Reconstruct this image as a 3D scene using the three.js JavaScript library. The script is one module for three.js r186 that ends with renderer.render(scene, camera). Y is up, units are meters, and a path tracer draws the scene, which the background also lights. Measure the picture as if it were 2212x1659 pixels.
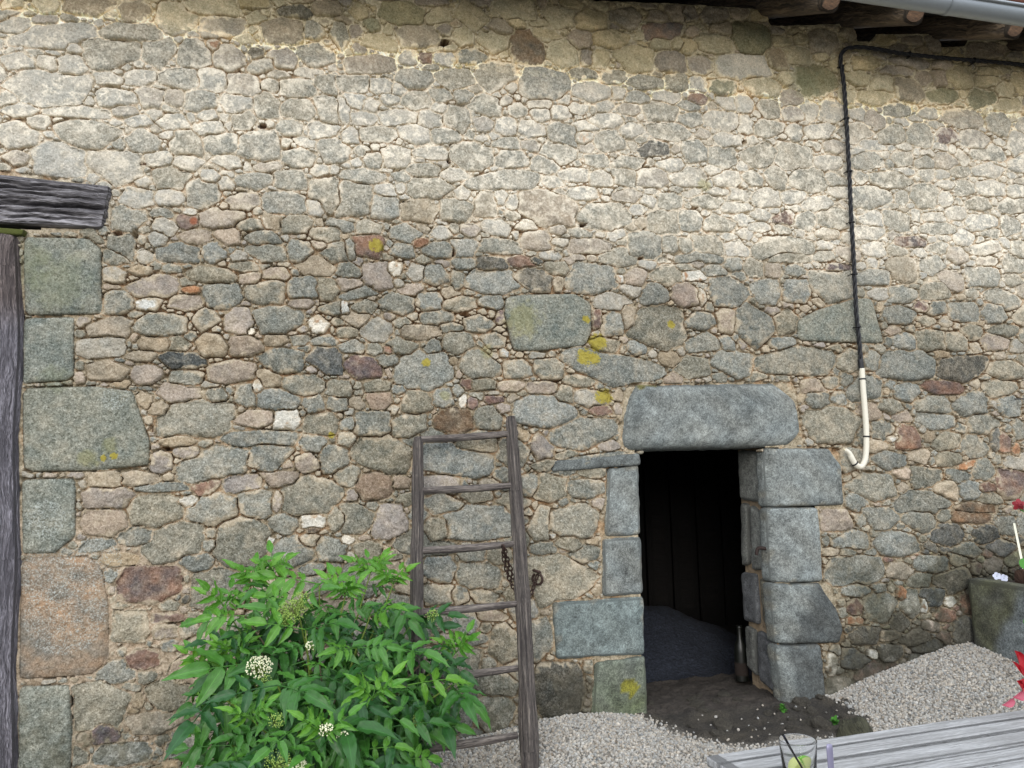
import * as THREE from 'three';
import { mergeGeometries, mergeVertices } from 'three/addons/utils/BufferGeometryUtils.js';
import { ImprovedNoise } from 'three/addons/math/ImprovedNoise.js';

// ---------------------------------------------------------------- camera, sky, sun, exposure
const scene = new THREE.Scene();
const camera = new THREE.PerspectiveCamera(52.79, 4 / 3, 0.05, 200);
camera.rotation.order = 'YXZ';
camera.position.set(0, 1.4, 3.72);
camera.rotation.set(THREE.MathUtils.degToRad(7), THREE.MathUtils.degToRad(-14), THREE.MathUtils.degToRad(-1.2));
camera.updateMatrixWorld(true);
const renderer = new THREE.WebGLRenderer({ antialias: true });
renderer.toneMapping = THREE.LinearToneMapping;
renderer.toneMappingExposure = 1.05;
renderer.shadowMap.enabled = true;
{ // a bright, lightly clouded sky: paler towards the zenith, a little blue all over
  const W = 128, H = 64, d = new Float32Array(W * H * 4);
  for (let j = 0; j < H; j++) for (let i = 0; i < W; i++) {
    const up = Math.sin(((j + 0.5) / H - 0.5) * Math.PI), o = (j * W + i) * 4, k = up > 0 ? 1.15 + 0.45 * up : 0.5;
    d[o] = k * 1.37; d[o + 1] = k * 1.42; d[o + 2] = k * 1.52; d[o + 3] = 1;
  }
  const t = new THREE.DataTexture(d, W, H, THREE.RGBAFormat, THREE.FloatType);
  t.mapping = THREE.EquirectangularReflectionMapping; t.magFilter = THREE.LinearFilter; t.needsUpdate = true;
  scene.background = t; scene.environment = t;
}
const sun = new THREE.DirectionalLight(0xfff7ec, 1.15);
sun.position.set(-2.6, 4.3, 10.0); sun.target.position.set(1.2, 1.5, 0);
sun.castShadow = true; sun.shadow.radius = 40; sun.shadow.mapSize.set(2048, 2048);
Object.assign(sun.shadow.camera, { left: -6, right: 6, top: 6, bottom: -6, near: 0.5, far: 30 });
scene.add(sun, sun.target);

// ---------------------------------------------------------------- helpers
const rngOf = (s) => () => { s = (s + 0x6D2B79F5) | 0; let t = Math.imul(s ^ (s >>> 15), 1 | s); t = (t + Math.imul(t ^ (t >>> 7), 61 | t)) ^ t; return ((t ^ (t >>> 14)) >>> 0) / 4294967296; };
const { clamp, lerp, smoothstep } = THREE.MathUtils;
const V = (x, y, z) => new THREE.Vector3(x, y, z);
const srgb = (r, g, b) => new THREE.Color().setRGB(r / 255, g / 255, b / 255, THREE.SRGBColorSpace);
const IN = new ImprovedNoise();
const n3 = (x, y, z) => IN.noise(x, y, z);
const fb3 = (x, y, z) => 0.55 * n3(x, y, z) + 0.3 * n3(x * 2.1, y * 2.1, z + 7.3) + 0.15 * n3(x * 4.3, y * 4.3, z + 3.1);
// where the sight line through a point of the 2212 x 1659 picture plan meets a plane of the place
function ray(px, py) { return V((px - 1106) / 1671, -(py - 829.5) / 1671, -1).applyQuaternion(camera.quaternion); }
function onZ(px, py, z = 0) { const r = ray(px, py); return camera.position.clone().addScaledVector(r, (z - camera.position.z) / r.z); }
function onY(px, py, y) { const r = ray(px, py); return camera.position.clone().addScaledVector(r, (y - camera.position.y) / r.y); }
function onX(px, py, x) { const r = ray(px, py); return camera.position.clone().addScaledVector(r, (x - camera.position.x) / r.x); }
const used = new Map();
function numbered(n) { const k = used.get(n) ?? 0; used.set(n, k + 1); return k ? n + '_' + String(k).padStart(3, '0') : n; }
function tag(o, label, category, group, kind) {
  o.userData.label = label; if (category) o.userData.category = category; if (group) o.userData.group = group; if (kind) o.userData.kind = kind; return o;
}
function thing(name, label, category, pos = [0, 0, 0], group) { const g = new THREE.Group(); g.name = numbered(name); g.position.set(...pos); scene.add(g); return tag(g, label, category, group); }
function mesh(name, geo, mat, parent = scene) {
  const m = new THREE.Mesh(geo, mat); m.name = numbered(name); m.castShadow = m.receiveShadow = true; parent.add(m); return m;
}
// periodic value noise, 512 x 512, for the textures
const NT = 512;
function noiseTile(seed, cells, oct) {
  const out = new Float32Array(NT * NT), r = rngOf(seed); let amp = 1, sum = 0;
  for (let o = 0, c = cells; o < oct; o++, c *= 2, amp *= 0.55) {
    const g = new Float32Array(c * c).map(() => r()); sum += amp;
    for (let j = 0; j < NT; j++) { const y = j / NT * c, y0 = Math.floor(y), fy = y - y0, sy = fy * fy * (3 - 2 * fy), a = (y0 % c) * c, b = ((y0 + 1) % c) * c;
      for (let i = 0; i < NT; i++) { const x = i / NT * c, x0 = Math.floor(x), fx = x - x0, sx = fx * fx * (3 - 2 * fx), p = x0 % c, q = (x0 + 1) % c;
        out[j * NT + i] += amp * lerp(lerp(g[a + p], g[a + q], sx), lerp(g[b + p], g[b + q], sx), sy); } }
  }
  let lo = 1e9, hi = -1e9; for (const v of out) { if (v < lo) lo = v; if (v > hi) hi = v; }
  return out.map((v) => (v - lo) / (hi - lo));
}
const NA = noiseTile(11, 8, 5), NB = noiseTile(23, 32, 4), NC = noiseTile(37, 128, 3);
const samp = (N, x, y) => { // x, y in tiles
  x = (x - Math.floor(x)) * NT; y = (y - Math.floor(y)) * NT; const x0 = x | 0, y0 = y | 0, fx = x - x0, fy = y - y0, x1 = (x0 + 1) % NT, y1 = (y0 + 1) % NT, a = (y0 % NT) * NT, b = y1 * NT, p = x0 % NT;
  return (N[a + p] * (1 - fx) + N[a + x1] * fx) * (1 - fy) + (N[b + p] * (1 - fx) + N[b + x1] * fx) * fy;
};
function tex(w, h, fn, isColor = true) { // fn(i, j) -> [r, g, b] in 0..255
  const d = new Uint8Array(w * h * 4);
  for (let j = 0; j < h; j++) for (let i = 0; i < w; i++) { const c = fn(i, j), o = (j * w + i) * 4; d[o] = clamp(c[0], 0, 255); d[o + 1] = clamp(c[1], 0, 255); d[o + 2] = clamp(c[2], 0, 255); d[o + 3] = 255; }
  const t = new THREE.DataTexture(d, w, h); t.magFilter = THREE.LinearFilter; t.minFilter = THREE.LinearMipmapLinearFilter; t.generateMipmaps = true;
  t.wrapS = t.wrapT = THREE.RepeatWrapping; if (isColor) t.colorSpace = THREE.SRGBColorSpace; t.needsUpdate = true; return t;
}
const rep = (t, sx, sy) => { const c = t.clone(); c.repeat.set(sx, sy); c.needsUpdate = true; return c; };
// relief of broken stone, one tile = 0.5 m
const reliefTex = tex(512, 512, (i, j) => { const v = 255 * (0.45 * NA[j * NT + i] + 0.4 * NB[j * NT + i] + 0.25 * NC[j * NT + i]); return [v, v, v]; }, false);
const grRng = rngOf(99), grain = new Float32Array(NT * NT).map(() => grRng());
// granite, one tile = 0.6 m
const graniteTex = tex(512, 512, (i, j) => {
  const k = j * NT + i, g = grain[k], f = NC[k], m = NA[k]; let v = 140 + (m - 0.5) * 60 + (NB[k] - 0.5) * 50 + (f - 0.5) * 95; if (g > 0.96) v += 40; if (g < 0.06) v -= 40;
  return [v * 0.97, v, v * 0.985];
});
// weathered timber, grain along u; one tile = 1 m by 0.5 m
function timber(seed, lo, hi, knots) {
  const r = rngOf(seed), ks = Array.from({ length: knots }, () => [r(), r(), 0.02 + 0.03 * r()]), P = [];
  const c = tex(1024, 512, (i, j) => {
    const u = i / 1024, v = j / 512; let w = v + 0.05 * (samp(NA, u * 1, v * 0.7 + seed * 0.13) - 0.5);
    for (const [ku, kv, s] of ks) { const du = (u - ku) / 2.2, dv = v - kv, d2 = du * du + dv * dv; w += dv * 0.9 * Math.exp(-d2 / (s * s)); }
    const f = samp(NB, u * 0.25, w * 2.5), g = samp(NC, u * 0.5, w * 2.2), h = samp(NA, u * 0.6, w * 1.5); let t = smoothstep(0.42 * f + 0.36 * g + 0.34 * h, 0.3, 0.82);
    const cr = samp(NB, u * 0.12 + 0.3, w * 1.6); if (cr < 0.2) t *= 0.3 + 3.5 * cr; P.push(t);
    return [0, 1, 2].map((q) => lerp(lo[q], hi[q], t));
  });
  const b = tex(1024, 512, (i, j) => { const v = P[j * 1024 + i] * 255; return [v, v, v]; }, false);
  return { c, b };
}
const std = (o) => new THREE.MeshStandardMaterial({ roughness: 0.92, metalness: 0, ...o });
function timberMat(seed, lo, hi, su = 1, sv = 1, knots = 3, bump = 0.006, extra = {}) { const t = timber(seed, lo, hi, knots); return std({ map: rep(t.c, su, sv * 2), bumpMap: rep(t.b, su, sv * 2), bumpScale: bump, ...extra }); }

// a block with rounded, worn edges; A B C D are the corners of its face (top left, top right, bottom right, bottom left), it reaches back by depth against n
function blockGeo(A, B, C, D, n, depth, r, seed, o = {}) {
  const lx = (A.distanceTo(B) + D.distanceTo(C)) / 2, ly = (A.distanceTo(D) + B.distanceTo(C)) / 2, cell = o.cell ?? 0.02, L = [lx, ly, depth];
  const seg = (l) => clamp(Math.round(l / cell), 2, 90);
  let g = new THREE.BoxGeometry(1, 1, 1, o.sx ?? seg(lx), o.sy ?? seg(ly), o.sz ?? seg(depth));
  g.deleteAttribute('uv'); g.deleteAttribute('normal'); g = mergeVertices(g, 1e-5);
  const p = g.attributes.position, uv = new Float32Array(p.count * 2), col = new Float32Array(p.count * 3), amp = o.amp ?? 0.004, fr = o.freq ?? 9, q = V(0, 0, 0), d = V(0, 0, 0), P = V(0, 0, 0), m = V(0, 0, 0);
  const warp = (t, l) => { const e = Math.min(r * 1.2 / l, 0.3); return t; };
  for (let i = 0; i < p.count; i++) {
    P.set(warp(p.getX(i), lx) * lx, p.getY(i) * ly, p.getZ(i) * depth);
    q.set(clamp(P.x, -lx / 2 + Math.min(r, lx / 2), lx / 2 - Math.min(r, lx / 2)), clamp(P.y, -ly / 2 + Math.min(r, ly / 2), ly / 2 - Math.min(r, ly / 2)), clamp(P.z, -depth / 2 + Math.min(r, depth / 2), depth / 2 - Math.min(r, depth / 2)));
    d.copy(P).sub(q); const l = d.length(), rr = Math.min(r, lx / 2, ly / 2, depth / 2); if (l > 1e-9) d.multiplyScalar(1 / l); else d.set(0, 0, 0);
    // faces keep their own outward direction
    m.copy(d); if (l > 1e-9) P.copy(q).addScaledVector(d, rr);
    const w = amp * (fb3(P.x * fr + seed * 3.7, P.y * fr * (o.fy ?? 1), P.z * fr + seed) + 0.4 * n3(P.x * fr * 3.3, P.y * fr * 3.3 * (o.fy ?? 1), P.z * fr * 3.3 + seed)); P.addScaledVector(m, w); if (o.cracks && m.z > 0.7) for (const [cy, ph, cw, cd, x0, x1] of o.cracks) { const X = P.x / lx + 0.5, yy = cy * ly - ly / 2 + 0.03 * ly * Math.sin(X * 5 + ph) + 0.012 * n3(X * 14, ph, 2); P.z -= cd * Math.exp(-(((P.y - yy) / cw) ** 2)) * smoothstep(X, x0, x0 + 0.1) * (1 - smoothstep(X, x1 - 0.1, x1)); }
    if (o.corner) { const e = P.x / lx + 0.5; P.z -= 0.022 * Math.pow(smoothstep(o.corner - e, 0, o.corner), 1.5); }
    const ax = Math.abs(m.x), ay = Math.abs(m.y), az = Math.abs(m.z);
    if (ax > ay && ax > az) uv.set([P.z + seed, P.y], i * 2); else if (ay > az) uv.set([P.x + seed, P.z], i * 2); else uv.set([P.x + seed, P.y + seed * 0.7], i * 2);
    let s = P.x / lx + 0.5; const t = 0.5 - P.y / ly; if (o.prof) { const [l0, r0] = o.prof(t); s = lerp(l0, r0, s); } const back = depth / 2 - P.z;
    const c = o.paint ? o.paint(s, t, P, m) : null; if (c) col.set(c, i * 3); else col.set([1, 1, 1], i * 3);
    const X = A.clone().multiplyScalar((1 - s) * (1 - t)).addScaledVector(B, s * (1 - t)).addScaledVector(C, s * t).addScaledVector(D, (1 - s) * t).addScaledVector(n, -back);
    p.setXYZ(i, X.x, X.y, X.z);
  }
  g.setAttribute('uv', new THREE.BufferAttribute(uv, 2)); g.setAttribute('color', new THREE.BufferAttribute(col, 3)); g.computeVertexNormals(); return g;
}
// a round bar of changing thickness along a curve; uv in metres, u along it
function barGeo(pts, radius, o = {}) {
  const c = o.curve ?? new THREE.CatmullRomCurve3(pts), N = o.n ?? 40, M = o.m ?? 12, len = c.getLength(), fr = c.computeFrenetFrames(N, false), pos = [], uv = [], idx = [], cen = V(0, 0, 0), q = V(0, 0, 0);
  for (let i = 0; i <= N; i++) { const t = i / N; c.getPointAt(t, cen);
    for (let k = 0; k <= M; k++) { const a = k / M * Math.PI * 2, w = radius(t, a % (Math.PI * 2)); q.copy(cen).addScaledVector(fr.normals[i], Math.cos(a) * w).addScaledVector(fr.binormals[i], Math.sin(a) * w * (o.flat ?? 1)); pos.push(q.x, q.y, q.z); uv.push(t * len + (o.u0 ?? 0), k / M * (o.vw ?? 0.25) + (o.v0 ?? 0)); } }
  for (let i = 0; i < N; i++) for (let k = 0; k < M; k++) { const a = i * (M + 1) + k, b = a + M + 1; idx.push(a, a + 1, b, a + 1, b + 1, b); }
  for (const e of [0, N]) { const s = pos.length / 3; c.getPointAt(e / N, cen); pos.push(cen.x, cen.y, cen.z); uv.push(e ? len : 0, 0.1); for (let k = 0; k < M; k++) { const a = e * (M + 1) + k; if (e) idx.push(a, a + 1, s); else idx.push(a + 1, a, s); } }
  const g = new THREE.BufferGeometry(); g.setAttribute('position', new THREE.Float32BufferAttribute(pos, 3)); g.setAttribute('uv', new THREE.Float32BufferAttribute(uv, 2)); g.setIndex(idx); g.computeVertexNormals();
  const nn = g.attributes.normal; for (let i = 0; i <= N; i++) { const a = i * (M + 1), b = a + M, x = nn.getX(a) + nn.getX(b), y = nn.getY(a) + nn.getY(b), z = nn.getZ(a) + nn.getZ(b), l = Math.hypot(x, y, z) || 1; nn.setXYZ(a, x / l, y / l, z / l); nn.setXYZ(b, x / l, y / l, z / l); }
  return g;
}

// ---------------------------------------------------------------- the stones of the wall: where each lies, how large, of what kind
// kinds: g grey granite, p pale lime-washed, t tan, y ochre under the eave, m mossy, k pinkish, b red-brown, r mottled rust, d dark, w white quartz, o brick orange, h an open hole
// one row per view of the wall plan (origin), each stone: kind, middle, width, height, turn
const plan = [
[0, 0, `y 80 25 130 60,y 295 35 150 90,t 590 50 330 110,t 850 75 190 140,y 1130 120 300 190,y 1325 35 370 130,t 1400 170 300 130,t 1790 195 250 155,g 1985 195 120 110,g 2150 240 110 170,d 1870 80 210 80,y 1600 20 200 70,t 2070 60 170 80,
p 90 170 200 110,p 330 240 520 140 -5,g 840 205 390 100,g 700 355 360 190 5,g 1010 345 210 180,g 1230 345 190 170,k 1450 370 190 160,g 1640 420 150 110,d 1620 345 90 70,g 2000 350 220 140,o 1350 290 80 60,p 480 315 100 60,p 120 390 190 100,p 300 410 130 90,p 460 410 190 140,p 310 560 560 215,p 50 620 110 110,
p 690 495 180 80,p 890 495 180 90,g 1130 500 240 120,p 1350 510 160 140,k 1540 550 200 150,g 1710 540 110 80,g 1880 560 220 110,g 2060 545 130 120,p 740 620 240 110,k 950 620 170 120,k 1110 625 120 100,g 1265 640 180 130,p 1500 650 190 120,g 1690 660 150 160,g 1885 700 200 130,g 2090 690 180 170,p 130 700 230 80,p 500 710 430 75,k 790 710 170 60,p 250 780 130 80,
g 560 850 420 180,p 110 850 250 170,g 910 890 210 160,g 1180 910 200 160,p 1060 860 90 50,p 880 770 170 70,p 1100 775 200 90,p 1310 730 120 70,g 1550 760 150 110,p 1320 820 190 80,g 1390 915 210 130,g 1635 920 240 180,g 1830 810 160 90,p 2060 825 190 100,g 1900 1000 200 110,g 2110 950 190 150,p 380 1010 320 200,p 710 1070 340 205,k 100 1000 170 90,p 1010 1010 170 90,p 1190 1030 190 100,p 1430 1030 180 80,
g 1085 1120 230 140 8,g 1290 1225 190 180,p 1330 1120 130 80,p 1430 1160 110 80,g 1610 1150 220 100,g 1840 1140 190 110,g 2090 1240 240 210,g 1800 1285 270 130,k 1540 1280 220 100,p 1990 1310 110 110,o 1420 1310 55 45,p 860 1255 200 130,p 1075 1250 180 100,g 820 1385 200 150,p 1050 1440 150 100,k 1400 1390 280 130,b 1190 1410 140 90,w 1200 1345 80 60,k 1240 1500 200 90,k 1430 1500 160 100,g 1580 1425 160 70,t 1715 1410 110 90,g 1880 1420 190 100,g 2050 1490 180 90,g 1670 1510 230 90,p 1000 1510 110 90,h 750 1480 90 40,h 860 1490 36 40,
g 765 1580 170 180,g 1130 1600 250 130 -6,g 1355 1600 140 120,g 1690 1595 250 110,p 1510 1620 100 60,g 1895 1590 160 130,b 2020 1560 100 60,g 2110 1600 170 120,h 905 1040 40 30,h 1660 800 70 40`],
[825, 0, `y 130 70 120 110,m 400 85 270 135 5,y 630 100 150 90,y 850 100 200 180,y 1110 65 240 115,t 1030 165 160 90,y 1400 105 190 140,y 1600 130 190 140,t 1820 120 190 130,b 2060 195 240 110,k 2030 115 140 80,k 2140 90 120 90,k 590 15 200 50,k 900 20 150 50,g 70 250 190 200,m 210 165 100 80,y 270 275 220 100,t 510 235 250 130,h 680 275 120 50,y 795 240 120 110,y 980 275 190 130,r 1190 305 210 205,y 1130 150 120 60,y 1310 225 200 80,y 1415 345 180 160,y 1660 375 110 110,k 1570 370 70 110,y 1715 255 240 110,k 1530 250 140 110,y 1870 370 250 170,y 2040 280 120 70,y 2160 280 110 90,k 2110 390 190 130,
g 1000 490 250 190,g 1310 530 310 190,g 850 360 190 80,p 670 380 140 80,b 550 370 100 60,p 440 370 100 90,k 200 410 290 110,g 480 500 230 110,g 730 505 240 120,g 100 530 200 110,p 270 550 150 90,p 385 575 90 80,g 1560 470 180 70,g 1740 490 160 80,g 1940 520 230 90,g 2140 530 140 110,p 1610 585 240 120,p 1780 590 80 80,g 1890 620 150 80,p 2080 620 160 80,p 100 640 150 100,p 30 690 80 170,p 340 640 130 70,g 490 640 190 110,g 650 610 140 80,p 640 685 110 60,p 215 670 100 80,g 800 615 120 80,g 930 670 200 130,k 1055 640 80 60,g 1140 700 110 90,k 1280 665 140 70,p 1280 725 120 90,p 1410 715 120 80,p 1520 690 120 70,g 2040 700 210 120,k 1840 690 130 80,p 1700 770 200 90,
p 170 750 170 80,p 380 745 250 90,p 580 750 150 110,g 745 760 160 170,k 930 790 130 80,p 1060 800 130 110,p 1220 820 160 100,g 1420 850 160 150,p 1570 800 150 70,w 1560 870 120 80,g 1720 890 180 130,p 1860 830 150 90,p 480 850 190 130,g 250 850 240 90,p 80 860 100 90,g 680 860 180 90,g 50 960 200 160,p 370 990 170 130,g 220 1020 110 90,p 590 970 220 80,g 840 990 260 165,g 1065 910 160 70,g 1110 1010 200 100,g 1390 970 210 150,g 1310 1040 170 120,k 1220 925 120 60,g 1640 1020 140 80,g 1840 1030 200 80,p 2100 1050 170 80,d 1990 945 180 90,
g 160 1120 280 90,g 540 1080 190 70,p 730 1110 190 80,g 1050 1140 450 120 -3,p 1490 1110 180 80,p 1670 1130 150 90,g 1820 1120 150 130,k 1990 1130 200 110,p 1360 1155 120 70,g 580 1195 300 120,p 300 1210 150 80,g 80 1250 280 220,p 395 1195 70 60,g 290 1310 180 150,t 520 1330 210 150,p 790 1220 100 80,t 930 1290 130 150,g 770 1330 220 130,p 1030 1250 80 90,p 1100 1280 90 90,B 1320 1320 350 210 4,p 1550 1225 180 80,g 1680 1370 330 150,k 1830 1240 180 80,g 2100 1280 140 100,p 1900 1330 110 60,g 2060 1410 180 140,g 200 1440 150 90,g 430 1480 190 120,p 650 1480 130 90,k 840 1460 120 80,p 1190 1430 140 70,k 1390 1455 90 60,
b 190 1560 200 150,g 80 1580 60 120,g 630 1580 190 100,g 810 1580 170 120,g 1020 1560 260 90,k 1250 1520 180 120,k 1600 1560 250 80,p 1400 1540 120 50,g 1950 1550 190 160,g 2100 1540 110 110,g 400 1590 150 90,o 520 1540 110 50,h 700 1020 26 50,h 1560 1420 80 30,h 735 1600 22 50,h 1920 1630 50 20`],
[1650, 0, `k 60 90 130 90,k 250 85 190 110,k 400 75 120 120,y 540 85 130 90,t 290 180 140 90,y 70 290 150 100,y 245 275 210 120,m 475 240 230 200,k 640 195 90 50,y 670 265 120 60,k 100 210 80 60,y 790 250 80 60,t 930 270 180 150,t 1090 205 110 120,y 1320 250 140 80,k 1500 255 130 60,k 1620 270 90 110,k 1970 320 260 90,k 2140 350 100 60,k 150 415 170 110,p 410 430 340 150,t 640 375 120 140,y 770 360 150 120,y 915 365 80 50,m 890 505 250 190,y 700 500 120 80,y 1010 410 80 100,y 1210 400 170 80,k 1490 400 270 70 6,k 1690 420 140 70,y 1795 480 160 140,y 1970 460 130 60,y 1970 515 150 70,k 1400 450 220 60,y 1150 500 160 90,y 1300 525 160 110,t 1470 570 200 130 15,k 1570 500 110 90,k 1660 490 80 100,m 1680 610 200 90,m 1930 625 190 120,y 2080 565 110 90,y 545 550 230 110 8,m 290 550 160 100,g 30 520 100 100,p 150 530 120 100,w 430 650 110 110,k 730 620 140 90,
g 580 690 130 110,k 740 720 130 90,y 1260 620 220 90,g 1400 700 160 80,p 1590 720 120 70,b 140 630 120 60,p 310 660 120 80,g 90 760 140 90,p 300 770 230 110,p 440 790 90 110,g 590 815 200 110,g 750 840 110 100,p 900 830 220 90,g 1370 850 170 110,g 1540 860 160 140,b 1720 860 130 90,k 1900 880 180 110,g 2040 790 130 140,p 2150 910 110 140,g 120 960 150 130,p 330 890 170 100,g 290 1000 160 140,g 520 980 240 150,g 750 980 230 160,k 1000 930 130 80,p 960 1030 170 80,g 1210 1020 190 100,g 1430 1010 140 80,g 1570 1030 140 80,k 1710 1020 130 90,p 1980 1080 200 90,p 220 1080 130 60,p 80 1120 260 110,p 320 1130 160 90,g 480 1130 140 90,g 630 1130 140 140,g 840 1140 220 150,g 1010 1140 140 90,g 1170 1130 90 80,g 1360 1140 280 90,p 1580 1110 100 90,p 1680 1110 90 60,g 1820 1190 130 90,p 1700 1170 130 60,p 1990 1190 180 90,p 2150 1220 110 100,
p 270 1215 160 50,p 410 1240 150 90,p 570 1250 160 110,p 740 1250 150 80,g 1230 1250 260 130,g 1570 1240 170 140,p 1040 1210 140 80,p 900 1290 180 90,p 1700 1260 100 90,g 1910 1290 140 80,g 2130 1300 170 90,g 200 1280 190 80,p 380 1310 200 70,b 680 1375 140 90,g 1010 1380 230 130,g 820 1400 160 120,p 1240 1390 150 110,g 1390 1400 170 120,p 1770 1350 130 80,p 1630 1380 140 60,g 1650 1440 210 80,p 1930 1410 190 90,g 90 1400 150 120,g 280 1410 200 100,p 530 1440 130 60,t 960 1480 140 70,b 1490 1530 190 60,p 1230 1470 170 90,g 60 1570 100 120,g 200 1570 190 140,p 380 1570 140 100,g 680 1580 360 150,k 1090 1610 150 90,g 1650 1570 130 70,k 1780 1620 130 100,g 2170 1600 100 140,p 1960 1570 180 80,p 1250 1580 140 90,h 1710 285 140 40,h 430 905 30 40`],
[0, 615, `g 755 330 190 150,g 740 30 180 100,p 720 150 150 90,k 960 220 310 140,t 880 120 150 60,w 940 325 165 85 8,g 1335 150 300 90 8,g 1350 50 130 110,p 1520 35 90 45,g 1700 40 220 90,k 1750 140 160 70,k 1590 170 130 70,g 1410 270 230 170,g 1680 260 240 150,k 1170 325 200 90,o 1210 245 110 40,g 1000 460 330 160 -10,g 1310 435 170 140,k 1510 435 170 150,g 1760 430 290 190,w 2020 455 130 110,w 1590 505 45 45,g 2110 360 190 80,g 1920 230 200 130,g 2060 240 160 130,k 1910 330 150 60,
t 700 470 270 130,p 640 600 280 140,t 1000 580 200 90,g 1140 580 140 90,t 1340 590 190 130,k 1560 600 200 120,t 1750 560 150 70,g 1900 560 120 60,g 2060 560 160 70,d 1160 690 280 100 5,t 890 660 190 60,t 690 750 260 120,k 930 780 180 110,g 1180 800 200 100,k 1470 760 280 140,g 1760 690 280 150 8,d 2050 690 210 160,t 1700 800 150 100,k 1130 890 250 110,g 1370 910 120 90,w 1630 850 70 100,g 1560 910 130 130,g 1920 850 260 130,g 1770 935 290 120,g 2140 870 160 110,t 1010 1000 120 90,t 910 940 100 100,g 1240 1050 450 220,k 1600 1060 260 100,w 1820 1065 160 120,g 1660 1180 480 90,g 1980 960 130 110,g 2030 1090 210 130,g 2130 960 120 90,t 1130 1200 220 70,k 1020 1330 130 130,k 1180 1270 150 80,g 1350 1330 430 190 -8,g 1720 1300 280 190,g 1970 1210 180 100,k 1950 1340 140 130,g 2120 1310 180 170,
t 690 1430 260 120,t 880 1440 240 100,g 1020 1490 320 55,b 1300 1490 190 90,k 1530 1470 230 110,k 1770 1440 240 90,g 1970 1530 380 230 -5,g 1620 1590 220 170,k 690 1560 310 120,g 980 1640 345 205,w 1190 1580 130 70,g 1350 1630 310 200,k 1755 1580 70 130,h 1060 1245 50 40,h 965 1120 30 50`],
[825, 615, `g 70 120 150 100,k 250 160 190 170,w 360 110 90 80,p 490 130 110 110,g 620 150 160 120,k 80 210 140 80,p 380 200 60 50,g 130 260 230 90,g 755 180 80 120,g 970 200 340 160,d 1230 180 240 140 8,g 800 75 150 70,d 970 80 190 80,b 1160 60 200 80,d 1255 60 80 50,g 1390 110 140 80,t 1390 205 60 90,g 1600 170 310 190,w 1785 175 45 45,k 1880 160 130 110,g 2080 150 210 130,g 2000 270 170 130,p 1850 250 120 80,g 760 330 220 90,g 580 320 160 110,g 960 320 160 90,g 370 330 200 130,g 170 350 170 80,w 35 360 70 90,g 630 410 190 90,g 900 455 190 100,b 1025 420 50 80,g 720 475 140 60,t 110 430 170 90,p 240 490 180 140,g 60 510 120 60,t 530 510 230 90,g 750 575 210 140,g 600 600 110 100,g 410 595 190 100,g 980 560 150 90,g 100 600 190 80,g 230 620 110 70,b 320 620 60 60,g 310 690 130 70,b 150 730 230 140,g 550 750 340 230,g 900 710 250 170,w 1050 640 50 50,g 1140 740 170 110,g 1330 740 180 120,b 1635 430 80 110,g 1730 455 130 140,t 1840 420 80 140,g 1690 590 190 90,g 2010 480 350 260,
g 1730 740 640 200 8,b 810 840 60 60,g 920 840 150 70,g 60 870 180 110,g 250 850 150 80,g 390 870 90 60,B 260 940 140 110,g 505 950 180 150,g 660 930 130 120,w 790 950 45 90,b 850 960 60 70,b 990 940 120 45,k 1090 850 180 60,k 1290 860 180 70,g 1430 900 100 100,p 1600 930 200 110,b 1660 1005 140 60,g 1310 1010 370 190,r 740 1070 240 160,g 950 1050 160 140,g 220 1090 210 150,g 450 1100 190 130,g 60 1090 90 80,g 60 1190 110 90,g 1550 1150 400 190 -6,g 270 1285 370 220,g 755 1320 430 200,g 870 1230 330 80,g 1110 1270 190 180,k 1290 1230 130 170,g 60 1420 150 120,B 250 1480 260 160,k 400 1450 110 80,g 1590 1320 480 60 -9,g 1300 1350 160 70,g 1430 1395 150 60,g 1610 1400 170 70,g 1210 1475 110 130,g 1340 1490 190 170,g 1570 1500 250 110,g 660 1590 240 120,g 870 1540 190 90,g 1050 1410 120 90,h 800 400 90 20`],
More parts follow.
